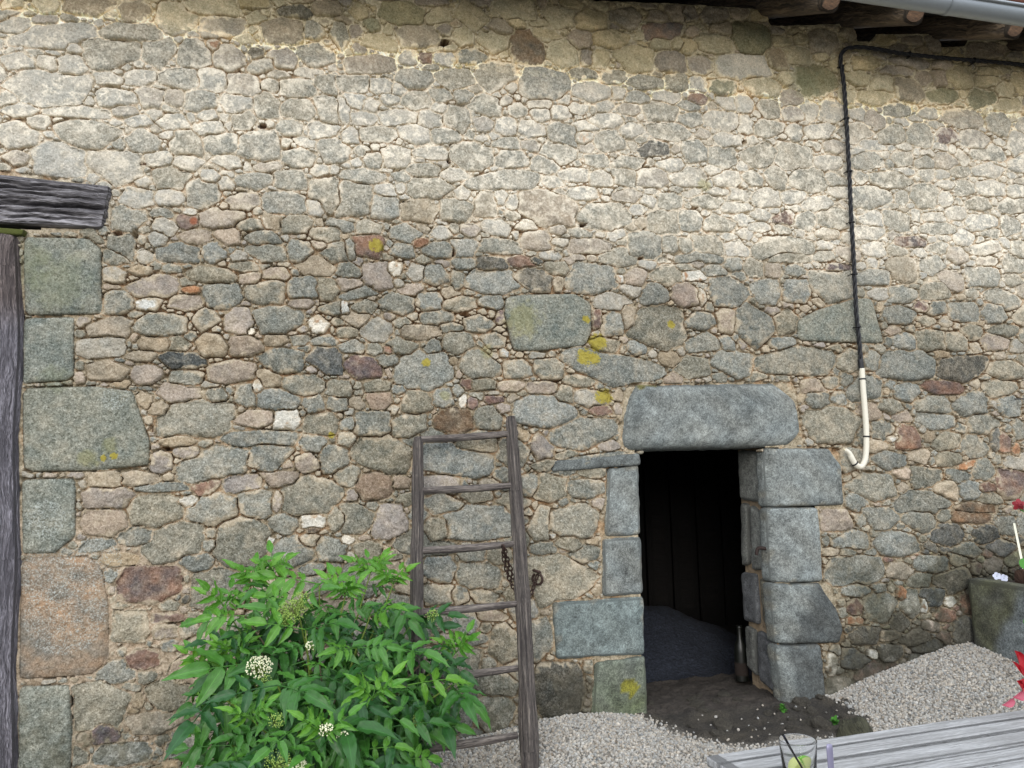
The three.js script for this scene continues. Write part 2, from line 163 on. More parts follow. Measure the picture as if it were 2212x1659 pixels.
[1650, 615, `g 150 30 290 80,g 710 20 300 90,k 1090 40 180 70,b 1030 100 150 50,g 930 30 130 60,g 240 120 160 70,g 60 100 140 40,k 130 80 80 50,g 360 80 110 80,g 490 100 120 110,k 610 120 100 90,g 1240 160 210 90,w 110 150 150 60,B 60 270 160 150,w 155 290 50 110,g 340 250 220 190 -8,g 570 255 170 150,g 770 250 170 130,g 985 220 250 190,p 1290 270 140 70,g 1430 270 180 100,g 1640 250 170 100,g 1410 400 190 110,b 1550 350 90 60,g 1650 360 140 80,g 1820 380 180 110,g 2010 390 150 110,g 1940 160 190 110,g 2130 180 130 80,k 1770 50 140 130,g 2150 70 150 110,g 700 445 140 160,k 320 440 110 150,g 495 470 240 270,g 160 440 190 110,g 170 570 210 120,g 320 580 90 100,g 350 710 260 170,g 100 730 210 130,g 780 700 500 180 -5,g 1100 690 150 140,g 1240 690 100 130,g 1450 720 340 170,g 1450 570 140 110,g 1600 560 170 120,g 1760 570 150 110,k 2020 570 160 100,t 1680 650 90 50,
d 1820 740 320 150 -6,g 2090 750 210 110,b 1690 860 250 80,g 1460 890 150 110,g 1180 860 220 160,k 870 850 150 80,g 960 830 110 70,g 900 940 150 110,g 1020 930 110 80,g 1000 1090 330 210,g 1360 980 150 90,g 1310 1130 130 110,w 1365 1180 90 40,w 1380 1160 30 30,b 1460 1170 150 150,g 1620 970 220 110,g 1850 960 220 150,g 1640 1070 230 100,g 1950 1090 190 120,g 1710 1200 190 110,g 1880 1230 190 130,g 2110 980 140 120,b 2060 1200 100 120,o 2145 1250 50 70,o 1840 1350 120 35 -20,g 2170 1120 80 120,g 1350 1320 200 110,g 1720 1310 150 90,g 1230 1490 300 160,g 1580 1430 210 130,g 1570 1600 330 170,t 1710 1510 160 110,g 1850 1510 130 110,b 1960 1490 110 60,g 1990 1560 140 70,b 2130 1470 180 170,r 1890 1630 250 80,k 1430 1400 120 70,d 2020 1180 60 160`],
[0, 1235, `k 670 100 280 160 5,g 620 250 220 70 -8,t 760 340 210 80,g 860 190 210 110,g 1100 220 390 240 -10,g 1330 170 80 60,g 1320 250 80 70,g 1530 230 350 330 -8,g 1240 360 210 100,g 1790 120 170 140,w 1990 100 140 80,r 1985 150 80 40,g 1850 290 270 190,g 1950 220 130 80,b 950 500 370 220,g 1390 530 320 260,g 830 760 210 190,b 1070 710 200 60,g 1240 700 100 50,k 1050 790 150 100,g 1190 790 130 100,b 910 970 200 120,g 940 1090 120 70,g 1310 860 220 140,g 1070 880 100 70,g 640 1260 340 270,g 1060 1200 280 210,t 1000 1370 400 130,b 670 1440 160 120,g 780 1570 330 130,g 1190 1530 250 150,g 2140 80 130 160,g 2090 270 200 140,w 1710 225 50 60,g 490 1590 120 130,d 1175 590 45 50,g 1500 760 180 120,g 1650 900 200 160,h 1110 740 150 16,h 455 1260 22 150`],
[825, 1235, `g 110 80 240 170,k 330 100 200 200,w 60 215 80 50,g 190 290 160 120,g 620 150 150 130,g 890 110 420 200,g 1270 110 130 200,g 1490 90 310 200,g 1690 120 60 120,g 1300 270 150 80,g 1450 240 180 90,g 850 310 170 80,g 1020 310 150 110,g 640 410 210 160,g 885 440 260 160,g 630 560 190 120,g 770 560 110 110 -15,g 920 570 180 90,g 1430 440 430 310 -8,g 1090 550 80 110,k 980 690 200 70,o 960 700 40 36,g 800 740 200 130,g 1060 870 190 230,g 1270 850 170 260,g 980 1130 300 130,d 1390 1170 310 310,g 990 1310 250 220,g 700 1320 290 250,w 1350 185 40 40,k 350 420 150 120,g 330 640 220 160,g 480 800 200 160,g 300 900 260 180`],
[1650, 1235, `k 1010 90 190 120,g 1300 80 220 130,g 1540 80 220 160,g 1690 60 100 90,r 1870 60 230 90,g 1100 210 210 110,g 1400 240 280 150,t 980 290 100 45,g 1080 290 90 50,g 1130 410 370 170,t 1420 410 180 100,g 1610 370 210 100,d 1720 180 190 130,g 1830 280 180 90,d 2060 260 190 120,g 1540 470 150 80,g 1150 530 200 90,g 1280 525 90 60,o 1420 560 60 90,b 1130 640 90 95,o 1130 725 100 46,g 1300 640 220 190,g 1480 620 120 170,d 1620 580 150 110,w 1740 610 80 70,w 1570 620 45 110,b 1700 690 130 80,k 1610 760 100 70,d 1820 800 120 190,d 1200 820 200 100,t 1340 820 130 60,d 1500 840 200 110,w 975 1000 60 130,d 1140 970 170 120,w 1240 935 70 50,d 1350 930 160 100,d 1590 890 180 80,d 1960 180 160 110,g 2090 130 130 110,m 2150 330 150 100,d 1700 960 180 80,d 1560 980 160 80`],
];
// stones with squared sides: the quoins beside the big opening and two large blocks over the little door
const squared = [
[0, 615, 'q', [[155, -95], [560, -85], [640, -20], [648, 395], [160, 402], [150, 100]]],
[0, 615, 'q', [[142, 420], [470, 412], [470, 780], [430, 815], [145, 835]]],
[0, 615, 'q', [[140, 860], [600, 850], [840, 880], [885, 1010], [950, 1200], [945, 1350], [600, 1385], [150, 1392]]],
[0, 615, 'q', [[140, 1440], [480, 1430], [478, 1800], [350, 1905], [145, 1910]]],
[0, 1235, 'O', [[150, 325], [560, 320], [640, 380], [690, 620], [692, 980], [580, 1070], [120, 1100], [112, 600]]],
[0, 1235, 'q', [[110, 1140], [440, 1130], [460, 1400], [450, 1720], [100, 1720]]],
[825, 615, 'q', [[1060, 285], [1180, 270], [1500, 265], [1600, 320], [1605, 500], [1570, 590], [1300, 625], [1110, 628], [1052, 400]]],
[1650, 615, 'q', [[770, 430], [900, 365], [1120, 300], [1235, 290], [1320, 580], [1000, 572], [765, 560]]],
];
const at = (t) => (cx, cy) => [(t[0] + cx / 2.592) * 0.8848, (t[1] + cy / 2.592) * 0.8848];
// openings, timber and the dressed stones of the door, as outlines on the wall
const P2 = (a) => a.map(([x, y]) => { const p = onZ(x, y); return [p.x, p.y]; });
const LEFT = -2.0, RIGHT = 4.9, BOT = -0.05, TOP = 4.12;
const lintelQ = [[1352, 832], [1712, 826], [1737, 964], [1338, 973]];
const jambQ = [
  [[1312, 1012], [1379, 1004], [1383, 1155], [1306, 1160]], [[1300, 1163], [1384, 1159], [1389, 1284], [1302, 1288]], [[1192, 1300], [1390, 1288], [1393, 1414], [1200, 1424]], [[1284, 1430], [1394, 1416], [1399, 1562], [1276, 1560]],
  [[1650, 968], [1812, 968], [1822, 1091], [1655, 1096]], [[1655, 1097], [1766, 1095], [1776, 1256], [1664, 1260]], [[1664, 1261], [1790, 1258], [1826, 1388], [1672, 1391]], [[1673, 1392], [1770, 1389], [1784, 1530], [1690, 1534]],
];
const beamTL = onZ(0, 372), beamTR = onZ(243, 405), beamBR = onZ(226, 497), beamBL = onZ(0, 491);
const postR = [onZ(50, 512), onZ(38, 1659)];
const doorPoly = P2([[1379, 966], [1652, 960], [1692, 1540], [1399, 1570]]);
doorPoly[2][1] = BOT - 0.1; doorPoly[3][1] = BOT - 0.1;
const topLine = [[LEFT, 4.12], ...[[-500, 5], [0, 22], [560, 60], [600, 165], [1120, 150], [1150, 262], [1245, 262], [1265, 215], [1650, 215], [1680, 300], [1830, 292], [1850, 250], [2160, 250], [2203, 310]].map(([x, y]) => { const p = onZ(...at([1650, 0])(x, y)); return [p.x, p.y]; }), [RIGHT, 3.93]];
const topY = (x) => { for (let i = 1; i < topLine.length; i++) if (x <= topLine[i][0]) { const [a, b] = [topLine[i - 1], topLine[i]]; return lerp(a[1], b[1], clamp((x - a[0]) / Math.max(1e-6, b[0] - a[0]), 0, 1)); } return 3.93; };
const inPoly = (x, y, P) => { let c = false; for (let i = 0, j = P.length - 1; i < P.length; j = i++) if ((P[i][1] > y) !== (P[j][1] > y) && x < (P[j][0] - P[i][0]) * (y - P[i][1]) / (P[j][1] - P[i][1]) + P[i][0]) c = !c; return c; };

// zones of the wall: the pointed band under the eave, the lime-washed middle, the bare lower part; painted light follows them
const bandPts = [[0, 45], [250, 62], [620, 118], [1106, 160], [1500, 195], [1850, 235], [2212, 262]].map(([x, y]) => onZ(x, y));
const bandY = (x) => { for (let i = 1; i < bandPts.length; i++) if (x <= bandPts[i].x || i === bandPts.length - 1) { const a = bandPts[i - 1], b = bandPts[i]; return lerp(a.y, b.y, (x - a.x) / (b.x - a.x)); } return 3.5; };
const zone = (x, y) => { const wob = 0.34 * (samp(NA, x * 0.11, y * 0.11) - 0.5); const band = smoothstep(y + wob * 0.4, bandY(x) - 0.2, bandY(x) + 0.22), lime = smoothstep(y + wob, 2.25 - 0.03 * x, 3.0 - 0.05 * x) * (1 - band); return { band, lime, low: 1 - Math.max(band, lime), damp: smoothstep(x + wob, 2.45, 3.1) * (1 - smoothstep(y + wob, 0.75, 1.25)), foot: 1 - smoothstep(y + wob * 0.6, 0.28, 0.6), smooth: (1 - smoothstep(x + wob, -0.75, -0.35)) * (1 - smoothstep(y + wob, 1.1, 1.25)) }; };

const stones = [];
function addPoly(P, kind, pri, K = 72) {
  let cx = 0, cy = 0; for (const p of P) { cx += p[0] / P.length; cy += p[1] / P.length; }
  const R = new Float32Array(K);
  for (let k = 0; k < K; k++) { const a = k / K * 2 * Math.PI, dx = Math.cos(a), dy = Math.sin(a); let best = 0;
    for (let i = 0; i < P.length; i++) { const A = P[i], B = P[(i + 1) % P.length], ex = B[0] - A[0], ey = B[1] - A[1], den = dx * ey - dy * ex; if (Math.abs(den) < 1e-9) continue; const ax = A[0] - cx, ay = A[1] - cy, t = (ax * ey - ay * ex) / den, s = (ax * dy - ay * dx) / den; if (t > 0 && s >= -1e-6 && s <= 1.000001) best = Math.max(best, t); }
    R[k] = best; }
  const s = { x: cx, y: cy, K, R, kind, pri, max: Math.max(...R), sq: true }; stones.push(s); return s;
}
function addStone(x, y, a, b, turn, kind, pri, seed) { // half sizes a, b
  const r = rngOf(seed), K = pri ? 52 : 24, n = (pri ? 5 : 4) + Math.floor(r() * 3), e = 2.6 + r() * 3, P = [], rot = r() * 0.8;
  for (let i = 0; i < n; i++) { const t = (i + rot + (r() - 0.5) * 0.62) / n * 2 * Math.PI, c = Math.cos(t), s = Math.sin(t), q = Math.pow(Math.pow(Math.abs(c), e) + Math.pow(Math.abs(s), e), -1 / e) * (0.97 + 0.16 * r()); P.push([c * q * a, s * q * b]); }
  const lo = [0, 1].map((k) => Math.min(...P.map((p) => p[k]))), hi = [0, 1].map((k) => Math.max(...P.map((p) => p[k]))); // fill the given width and height
  for (const p of P) { p[0] = ((p[0] - lo[0]) / (hi[0] - lo[0]) * 2 - 1) * a * 1.03; p[1] = ((p[1] - lo[1]) / (hi[1] - lo[1]) * 2 - 1) * b * 1.03; }
  const ct = Math.cos(turn), st = Math.sin(turn), Q = P.map(([u, v]) => [x + u * ct - v * st, y + u * st + v * ct]), s = addPoly(Q, kind, pri, K); s.sq = false; s.x0 = x;
  for (let it = 0; it < 0; it++) { const o = s.R.slice(); for (let k = 0; k < K; k++) s.R[k] = 0.25 * o[(k + K - 1) % K] + 0.5 * o[k] + 0.25 * o[(k + 1) % K]; }
  for (let k = 0; k < K; k++) s.R[k] *= 1 + 0.07 * n3(k / K * 22, seed % 97, 1.5) + 0.05 * n3(k / K * 55, seed % 89, 7.5);
  s.max = Math.max(...s.R); s.seed = seed; return s;
}
const quadBlock = (Q, k = 'X') => addPoly(P2(Q), k, 3);
quadBlock(lintelQ); jambQ.forEach((q) => quadBlock(q));
addPoly(doorPoly, 'X', 3);
addPoly([[LEFT - 1, beamTL.y + 0.01], [beamTL.x, beamTL.y + 0.005], [beamTR.x, beamTR.y], [beamBR.x, beamBR.y], [beamBL.x, beamBL.y - 0.03], [LEFT - 1, beamBL.y - 0.03]], 'X', 3);
addPoly([[LEFT - 1, postR[0].y + 0.02], [postR[0].x, postR[0].y + 0.02], [postR[1].x, postR[1].y], [postR[1].x, BOT - 0.5], [LEFT - 1, BOT - 0.5]], 'X', 3);
for (const [ox, oy, kind, P] of squared) addPoly(P2(P.map((p) => at([ox, oy])(...p))), kind, 2);
let seedNo = 100;
for (const [ox, oy, list] of plan) for (const item of list.split(',')) {
  const [kind, ...v] = item.trim().split(' '), [cx, cy, w, h, turn = 0] = v.map(Number), f = at([ox, oy]), t = THREE.MathUtils.degToRad(turn), c = Math.cos(t), s = Math.sin(t);
  const m = onZ(...f(cx, cy)), a = onZ(...f(cx - w / 2 * c, cy - w / 2 * s)), b = onZ(...f(cx + w / 2 * c, cy + w / 2 * s)), u = onZ(...f(cx + h / 2 * s, cy - h / 2 * c)), d = onZ(...f(cx - h / 2 * s, cy + h / 2 * c));
  if (stones.some((q) => q.pri < 3 && q.pri > 0 && Math.hypot(q.x - m.x, q.y - m.y) < Math.min(w, h) * 0.0004)) continue; // the views overlap: no stone twice
  const gr = kind === 'h' ? [0.72, 0] : [1.12, 0.003]; addStone(m.x, m.y, a.distanceTo(b) / 2 * gr[0] + gr[1], u.distanceTo(d) / 2 * gr[0] + gr[1], Math.atan2(b.y - a.y, b.x - a.x), kind, 1, ++seedNo);
}
// ---- fill what is left with rubble, large gaps first
const rub = rngOf(4242), CS = 0.008, GW = Math.ceil((RIGHT - LEFT) / CS), GH = Math.ceil((TOP - BOT) / CS), occ = new Uint8Array(GW * GH);
const Rof = (s, dx, dy) => { let a = Math.atan2(dy, dx) / (2 * Math.PI) * s.K; if (a < 0) a += s.K; const k = Math.floor(a), f = a - k; return s.R[k % s.K] * (1 - f) + s.R[(k + 1) % s.K] * f; };
function mark(s, grow) { const i0 = Math.max(0, Math.floor((s.x - s.max - grow - LEFT) / CS)), i1 = Math.min(GW - 1, Math.ceil((s.x + s.max + grow - LEFT) / CS)), j0 = Math.max(0, Math.floor((s.y - s.max - grow - BOT) / CS)), j1 = Math.min(GH - 1, Math.ceil((s.y + s.max + grow - BOT) / CS));
  for (let j = j0; j <= j1; j++) for (let i = i0; i <= i1; i++) { const dx = LEFT + (i + 0.5) * CS - s.x, dy = BOT + (j + 0.5) * CS - s.y; if (Math.hypot(dx, dy) < Rof(s, dx, dy) + grow) occ[j * GW + i] = 1; } }
for (const s of stones) mark(s, s.pri === 3 && s.kind === 'X' ? 0.006 : 0.004);
for (let i = 0; i < GW; i++) for (let j = 0; j < GH; j++) if (BOT + j * CS > topY(LEFT + i * CS) - 0.012) occ[j * GW + i] = 1;
const order = new Uint32Array(GW * GH).map((_, i) => i); for (let i = order.length - 1; i > 0; i--) { const k = Math.floor(rub() * (i + 1)), t = order[i]; order[i] = order[k]; order[k] = t; }
for (const half of [0.07, 0.05, 0.036, 0.027, 0.019, 0.0135, 0.0095, 0.007]) {
  const D = new Float32Array(GW * GH); // distance to the nearest stone, in cells
  for (let j = 0; j < GH; j++) for (let i = 0; i < GW; i++) { const k = j * GW + i; D[k] = occ[k] ? 0 : Math.min(i ? D[k - 1] + 1 : 1, j ? D[k - GW] + 1 : 1, i && j ? D[k - GW - 1] + 1.4 : 1, j && i < GW - 1 ? D[k - GW + 1] + 1.4 : 1); }
  for (let j = GH - 1; j >= 0; j--) for (let i = GW - 1; i >= 0; i--) { const k = j * GW + i; D[k] = Math.min(D[k], i < GW - 1 ? D[k + 1] + 1 : 1, j < GH - 1 ? D[k + GW] + 1 : 1, i < GW - 1 && j < GH - 1 ? D[k + GW + 1] + 1.4 : 1, j < GH - 1 && i ? D[k + GW - 1] + 1.4 : 1); }
  for (const k of order) {
    if (D[k] * CS < half || occ[k]) continue;
    const i = k % GW, j = (k / GW) | 0, x = LEFT + (i + 0.5) * CS, y = BOT + (j + 0.5) * CS, z = zone(x, y), mort = Math.max(z.band * 0.7, z.smooth * 0.8, 0.12);
    if (half < 0.03 && rub() < mort) { if (rub() < 0.4) occ[k] = 1; continue; }
    const cast = (di, dj, most) => { let n = 0; while (n < most && i + di * (n + 1) >= 0 && i + di * (n + 1) < GW && j + dj * (n + 1) >= 0 && j + dj * (n + 1) < GH && !occ[(j + dj * (n + 1)) * GW + i + di * (n + 1)]) n++; return n; };
    const up = cast(0, 1, Math.ceil(half * 1.05 / CS)), dn = cast(0, -1, Math.ceil(half * 1.05 / CS)), lf = cast(-1, 0, Math.ceil(half * 3.2 / CS)), rt = cast(1, 0, Math.ceil(half * 3.2 / CS));
    const b = (up + dn + 1) / 2 * CS, a = Math.min((lf + rt + 1) / 2 * CS, b * (1.3 + rub() * 2.0)); if (b < half * 0.7 || a < half * 0.7) continue;
    const off = lf + rt + 1 > 2 * a / CS ? (rub() - 0.5) * ((lf + rt) / 2 * CS - a + CS) : 0;
    const q = rub(), kind = z.band > 0.5 ? 'yyykkyt'[Math.floor(q * 7)] : z.lime > 0.5 ? 'ppppggppkgpt'[Math.floor(q * 12)] : z.damp > 0.4 ? 'ggdkgdbm'[Math.floor(q * 8)] : 'ggggggkktpgtkgpgg'[Math.floor(q * 17)];
    const s = addStone(x + (rt - lf) / 2 * CS * (off ? 0.6 : 1), y + (up - dn) / 2 * CS, a * 0.98, b * 0.98, (rub() - 0.5) * 0.35, kind, 0, ++seedNo); s.half = half; mark(s, 0.003);
  }
}
// ---- neighbours press against one another: cut each outline where another stone is nearer
const cellOf = new Map(), CB = 0.25, key = (i, j) => i * 1000 + j;
stones.forEach((s, n) => { s.n = n; for (let i = Math.floor((s.x - s.max) / CB); i <= Math.floor((s.x + s.max) / CB); i++) for (let j = Math.floor((s.y - s.max) / CB); j <= Math.floor((s.y + s.max) / CB); j++) { const k = key(i + 100, j + 100); if (!cellOf.has(k)) cellOf.set(k, []); cellOf.get(k).push(n); } });
const R1 = stones.map((s) => s.R.slice());
for (const s of stones) {
  if (s.kind === 'X') continue;
  const gap = s.pri === 2 ? 0.002 : s.pri ? 0.004 : 0.0025, near = new Set();
  for (let i = Math.floor((s.x - s.max) / CB); i <= Math.floor((s.x + s.max) / CB); i++) for (let j = Math.floor((s.y - s.max) / CB); j <= Math.floor((s.y + s.max) / CB); j++) for (const n of cellOf.get(key(i + 100, j + 100)) ?? []) if (n !== s.n) near.add(n);
  for (let k = 0; k < s.K; k++) {
    const a = k / s.K * 2 * Math.PI, dx = Math.cos(a), dy = Math.sin(a), most = s.R[k];
    const free = (rho) => { const x = s.x + dx * rho, y = s.y + dy * rho; if (y > topY(x) - 0.006 || y < BOT) return false;
      for (const n of near) { const q = stones[n], ex = x - q.x, ey = y - q.y, d = Math.hypot(ex, ey); if (d > q.max + 0.01) continue; const Rq = Rof(q, ex, ey);
        if (d < Rq + gap && (q.pri > s.pri || (q.pri === s.pri && (d / Rq < rho / most || (d / Rq === rho / most && n < s.n))))) return false; } return true; };
    let lo = 0; for (let st = 1; st <= 14; st++) { const rho = most * st / 14; if (free(rho)) lo = rho; else { let hi = rho; for (let q = 0; q < 5; q++) { const m = (lo + hi) / 2; if (free(m)) lo = m; else hi = m; } break; } }
    R1[s.n][k] = lo < most * 0.999 ? Math.max(lo - gap * 0.6, 0) : most;
  }
}
stones.forEach((s) => { if (s.kind !== 'X') { const o = R1[s.n], K = s.K; s.R = o.map((v, k) => Math.min(v, 0.1 * o[(k + K - 1) % K] + 0.8 * v + 0.1 * o[(k + 1) % K])); s.max = Math.max(...s.R); let A = 0; for (let k = 0; k < K; k++) A += 0.5 * s.R[k] * s.R[(k + 1) % K] * Math.sin(2 * Math.PI / K); s.area = A; } });

// ---------------------------------------------------------------- colour of the wall's stones and mortar, 3.4 mm to the texel
const TW = 2048, TH = 1232, U = (RIGHT - LEFT) / TW, VV = (TOP - BOT) / TH;
const idMap = new Int16Array(TW * TH).fill(-1), edge = new Float32Array(TW * TH);
stones.forEach((s, n) => { if (s.kind === 'X' || s.kind === 'h' || s.max < 0.004) return;
  const i0 = Math.max(0, Math.floor((s.x - s.max - LEFT) / U)), i1 = Math.min(TW - 1, Math.ceil((s.x + s.max - LEFT) / U)), j0 = Math.max(0, Math.floor((s.y - s.max - BOT) / VV)), j1 = Math.min(TH - 1, Math.ceil((s.y + s.max - BOT) / VV));
  for (let j = j0; j <= j1; j++) for (let i = i0; i <= i1; i++) { const dx = LEFT + (i + 0.5) * U - s.x, dy = BOT + (j + 0.5) * VV - s.y, e = Rof(s, dx, dy) - Math.hypot(dx, dy); if (e > 0) { idMap[j * TW + i] = n; edge[j * TW + i] = e; } } });
const gapD = new Float32Array(TW * TH);
for (let j = 0; j < TH; j++) for (let i = 0; i < TW; i++) { const k = j * TW + i; gapD[k] = idMap[k] >= 0 ? 0 : Math.min(i ? gapD[k - 1] + 1 : 9, j ? gapD[k - TW] + 1 : 9); }
for (let j = TH - 1; j >= 0; j--) for (let i = TW - 1; i >= 0; i--) { const k = j * TW + i; gapD[k] = Math.min(gapD[k], i < TW - 1 ? gapD[k + 1] + 1 : 9, j < TH - 1 ? gapD[k + TW] + 1 : 9); }
const kindColour = { g: [125, 123, 111], p: [190, 187, 178], t: [150, 137, 116], y: [188, 174, 138], m: [122, 120, 92], k: [148, 137, 124], b: [118, 96, 84], B: [134, 117, 100], r: [100, 84, 68], d: [92, 90, 82], w: [194, 190, 178], o: [150, 112, 84], q: [124, 126, 115], O: [134, 120, 104], h: [60, 45, 35] };  // p lightened, g and q darkened for light fading down the wall
const tone = stones.map((s, n) => { const r = rngOf(n * 7 + 3), v = (r() - 0.5) * 24, w = (r() - 0.5) * 9, c = kindColour[s.kind] ?? [120, 120, 115], f = s.pri === 2 ? 0.3 : 1; return [c[0] + f * (v + w), c[1] + f * (v + w * 0.15), c[2] + f * (v - w)]; });
// crusts of yellow lichen, pale lichen dots, damp and soot: [x, y, radius, colour, strength]
const crust = [[1290, 742, 26, 'Y'], [1262, 770, 26, 'Y'], [1283, 775, 18, 'Y'], [1302, 858, 24, 'Y'], [1450, 700, 12, 'Y'], [920, 784, 13, 'Y'], [716, 940, 10, 'Y'], [240, 965, 22, 'y'], [248, 985, 12, 'Y'], [195, 990, 26, 'y'], [226, 990, 10, 'Y'], [813, 533, 22, 'Y'], [1265, 690, 12, 'Y'], [1130, 690, 44, 'y'], [960, 855, 12, 'y'], [1050, 760, 18, 'y'], [1520, 400, 16, 'y'], [55, 570, 70, 'G'], [130, 610, 80, 'G'], [120, 820, 40, 'G'], [1735, 180, 40, 'G'], [145, 1330, 60, 'W'], [100, 1240, 44, 'W'], [100, 1120, 30, 'W'], [205, 1215, 40, 'W'], [250, 860, 20, 'W'], [2060, 1420, 90, 'N'], [1960, 1400, 80, 'N'], [1850, 1470, 90, 'N'], [2150, 1250, 70, 'N'], [1250, 1500, 60, 'N'], [420, 480, 10, 'o']].map(([x, y, r, c]) => { const p = onZ(x, y), q = onZ(x + r, y); return [p.x, p.y, p.distanceTo(q), c]; });
const cr2 = { Y: [146, 134, 52, 0.95], y: [128, 126, 78, 0.42], G: [104, 112, 84, 0.3], W: [166, 172, 168, 0.75], N: [62, 60, 50, 0.55], o: [150, 80, 50, 0.7] };
const holes = new Uint8Array(GW * GH); { const keep = occ.slice(); occ.fill(0); for (const s of stones) if (s.kind === 'h') mark(s, 0.001); holes.set(occ); occ.set(keep); }
const wallHeight = new Uint8Array(TW * TH);
const wallTex = tex(TW, TH, (i, j) => {
  const k = j * TW + i, x = LEFT + (i + 0.5) * U, y = BOT + (j + 0.5) * VV, z = zone(x, y), n = idMap[k];
  const f1 = samp(NB, x * 1.1, y * 1.1), f2 = samp(NC, x * 0.9, y * 0.9), f3 = samp(NC, x * 2.7 + 0.3, y * 2.7), f4 = samp(NA, x * 0.7 + 0.5, y * 0.7), gr = grain[(j * 3 % NT) * NT + (i * 7 + j * 13) % NT];
  // mortar: khaki pointing above, pale lime mid, earth-brown below, plus painted light fading downwards
  const m = [0, 1, 2].map((c) => z.band * [202, 191, 160][c] + z.lime * [222, 213, 193][c] + z.low * [155, 144, 122][c]);  // band also lightened against the shade of the eave
  const earth = smoothstep(f4 + 0.25 * (f1 - 0.5), 0.47, 0.7) * (1 - z.band) * lerp(1, 0.72, z.lime); // old clay mortar shows in places
  for (let c = 0; c < 3; c++) m[c] = lerp(m[c], [158, 122, 86][c], earth * 0.6);
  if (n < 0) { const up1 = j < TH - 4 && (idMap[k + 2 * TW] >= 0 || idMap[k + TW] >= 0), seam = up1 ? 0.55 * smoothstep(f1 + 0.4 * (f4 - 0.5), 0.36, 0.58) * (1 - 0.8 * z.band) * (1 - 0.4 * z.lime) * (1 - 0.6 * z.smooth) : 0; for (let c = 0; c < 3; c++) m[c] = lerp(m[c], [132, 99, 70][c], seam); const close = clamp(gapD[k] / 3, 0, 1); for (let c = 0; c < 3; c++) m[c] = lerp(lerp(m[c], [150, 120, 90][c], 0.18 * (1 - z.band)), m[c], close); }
  const smooth = z.smooth * 0.8;  for (let c = 0; c < 3; c++) m[c] = lerp(m[c], [158, 142, 122][c], smooth);
  const mv = (f1 - 0.5) * 34 + (f2 - 0.5) * 74 + (f3 - 0.5) * 56 + (gr - 0.5) * 40; let col;
  let hgt = 0.35 * f1 + 0.35 * f2 + 0.3 * f3;
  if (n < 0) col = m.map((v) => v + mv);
  else {
    const s = stones[n], t = tone[n].map((v, c) => s.kind === 'p' ? lerp(v, [146, 141, 128][c], 0.85 * z.low) : v).map((v, c) => lerp(lerp(v, [192, 178, 140][c], 0.28 * z.band), [190, 184, 168][c], 'bod'.includes(s.kind) ? 0.2 * z.lime : 0.64 * z.lime)), gn = 'gqdX'.includes(s.kind) ? 1 : 0.75, rust = s.kind === 'r' || s.kind === 'b' || s.kind === 'O' ? 1 : 0.25;  // upper stones lightened, lower pale ones darkened: light gradient in the colour
    const sp = (f2 - 0.5) * 62 * gn + (f3 - 0.5) * 52 * gn + (gr > 0.9 ? 34 : gr < 0.12 ? -34 : (gr - 0.5) * 26) * gn, bl = (samp(NA, x * 1.7 + n * 0.37, y * 1.7) - 0.5);
    col = [t[0] + sp + bl * 46 + rust * bl * 24, t[1] + sp + bl * 44 - rust * bl * 8, t[2] + sp + bl * 40 - rust * bl * 30];
    if (s.kind === 'w') col = col.map((v, c) => lerp(v, [150, 110, 80][c], smoothstep(f1, 0.62, 0.78)));
    // lime smeared over the stone's border, and wash left on its face
    const over = z.lime * 0.75 + z.low * 0.6 + z.band * 0.25, lap = (0.004 + 0.075 * smoothstep(f4 * 0.6 + f1 * 0.4, 0.46, 0.7)) * over;
    let w = 1 - smoothstep(edge[k] + (f2 - 0.5) * 0.022 + (f3 - 0.5) * 0.008, lap * 0.35, lap + 0.002); w *= s.pri === 2 ? 0.25 : 0.9;
    const wash = z.lime * (s.kind === 'p' ? 1 : 0.62) * smoothstep(0.5 * f1 + 0.3 * f2 + 0.2 * f4, 0.42, 0.62);
    const lc = [lerp(228, 170, z.low), lerp(220, 158, z.low), lerp(201, 136, z.low)], lb = z.band > 0.5 ? m : lc;  // lime paler above and darker below, with the painted light gradient
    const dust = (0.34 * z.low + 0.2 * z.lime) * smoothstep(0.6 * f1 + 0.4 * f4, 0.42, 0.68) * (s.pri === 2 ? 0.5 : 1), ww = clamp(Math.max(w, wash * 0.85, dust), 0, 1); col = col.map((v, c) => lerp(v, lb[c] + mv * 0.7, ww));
    hgt += 0.12;
  }
  const dirt = clamp(0.85 * z.damp * smoothstep(f4 + 0.3 * f1, 0.3, 0.8) + 0.6 * z.foot * smoothstep(f1 + 0.3 * f4, 0.35, 0.9), 0, 0.85); col = col.map((v, c) => lerp(v, v * [0.42, 0.44, 0.4][c], dirt));
  for (const [ex, ey, r, c] of crust) { const dx = x - ex, dy = y - ey, d2 = (dx * dx + dy * dy) / (r * r); if (d2 > 2.2) continue; const q = cr2[c], sub = c === 'W' ? smoothstep(f3, 0.57, 0.66) : c === 'Y' ? smoothstep(0.5 * f1 + 0.45 * f2 + 0.55 * f3 - 0.8 * d2, 0.3, 0.46) : smoothstep(f1 * 0.7 + 0.3 * f2 + 0.3 - 0.55 * d2, 0.2, 0.7); const a = q[3] * sub; for (let u = 0; u < 3; u++) col[u] = lerp(col[u], q[u] + (f2 - 0.5) * 40, a); }
  { const hi = clamp(Math.floor((x - LEFT) / CS), 0, GW - 1), hj = clamp(Math.floor((y - BOT) / CS), 0, GH - 1); if (holes[hj * GW + hi]) col = [92 + mv * 0.5, 72 + mv * 0.4, 54 + mv * 0.3]; }
  wallHeight[k] = clamp(hgt * 200, 0, 255);
  return col;
});
wallTex.wrapS = wallTex.wrapT = THREE.ClampToEdgeWrapping;
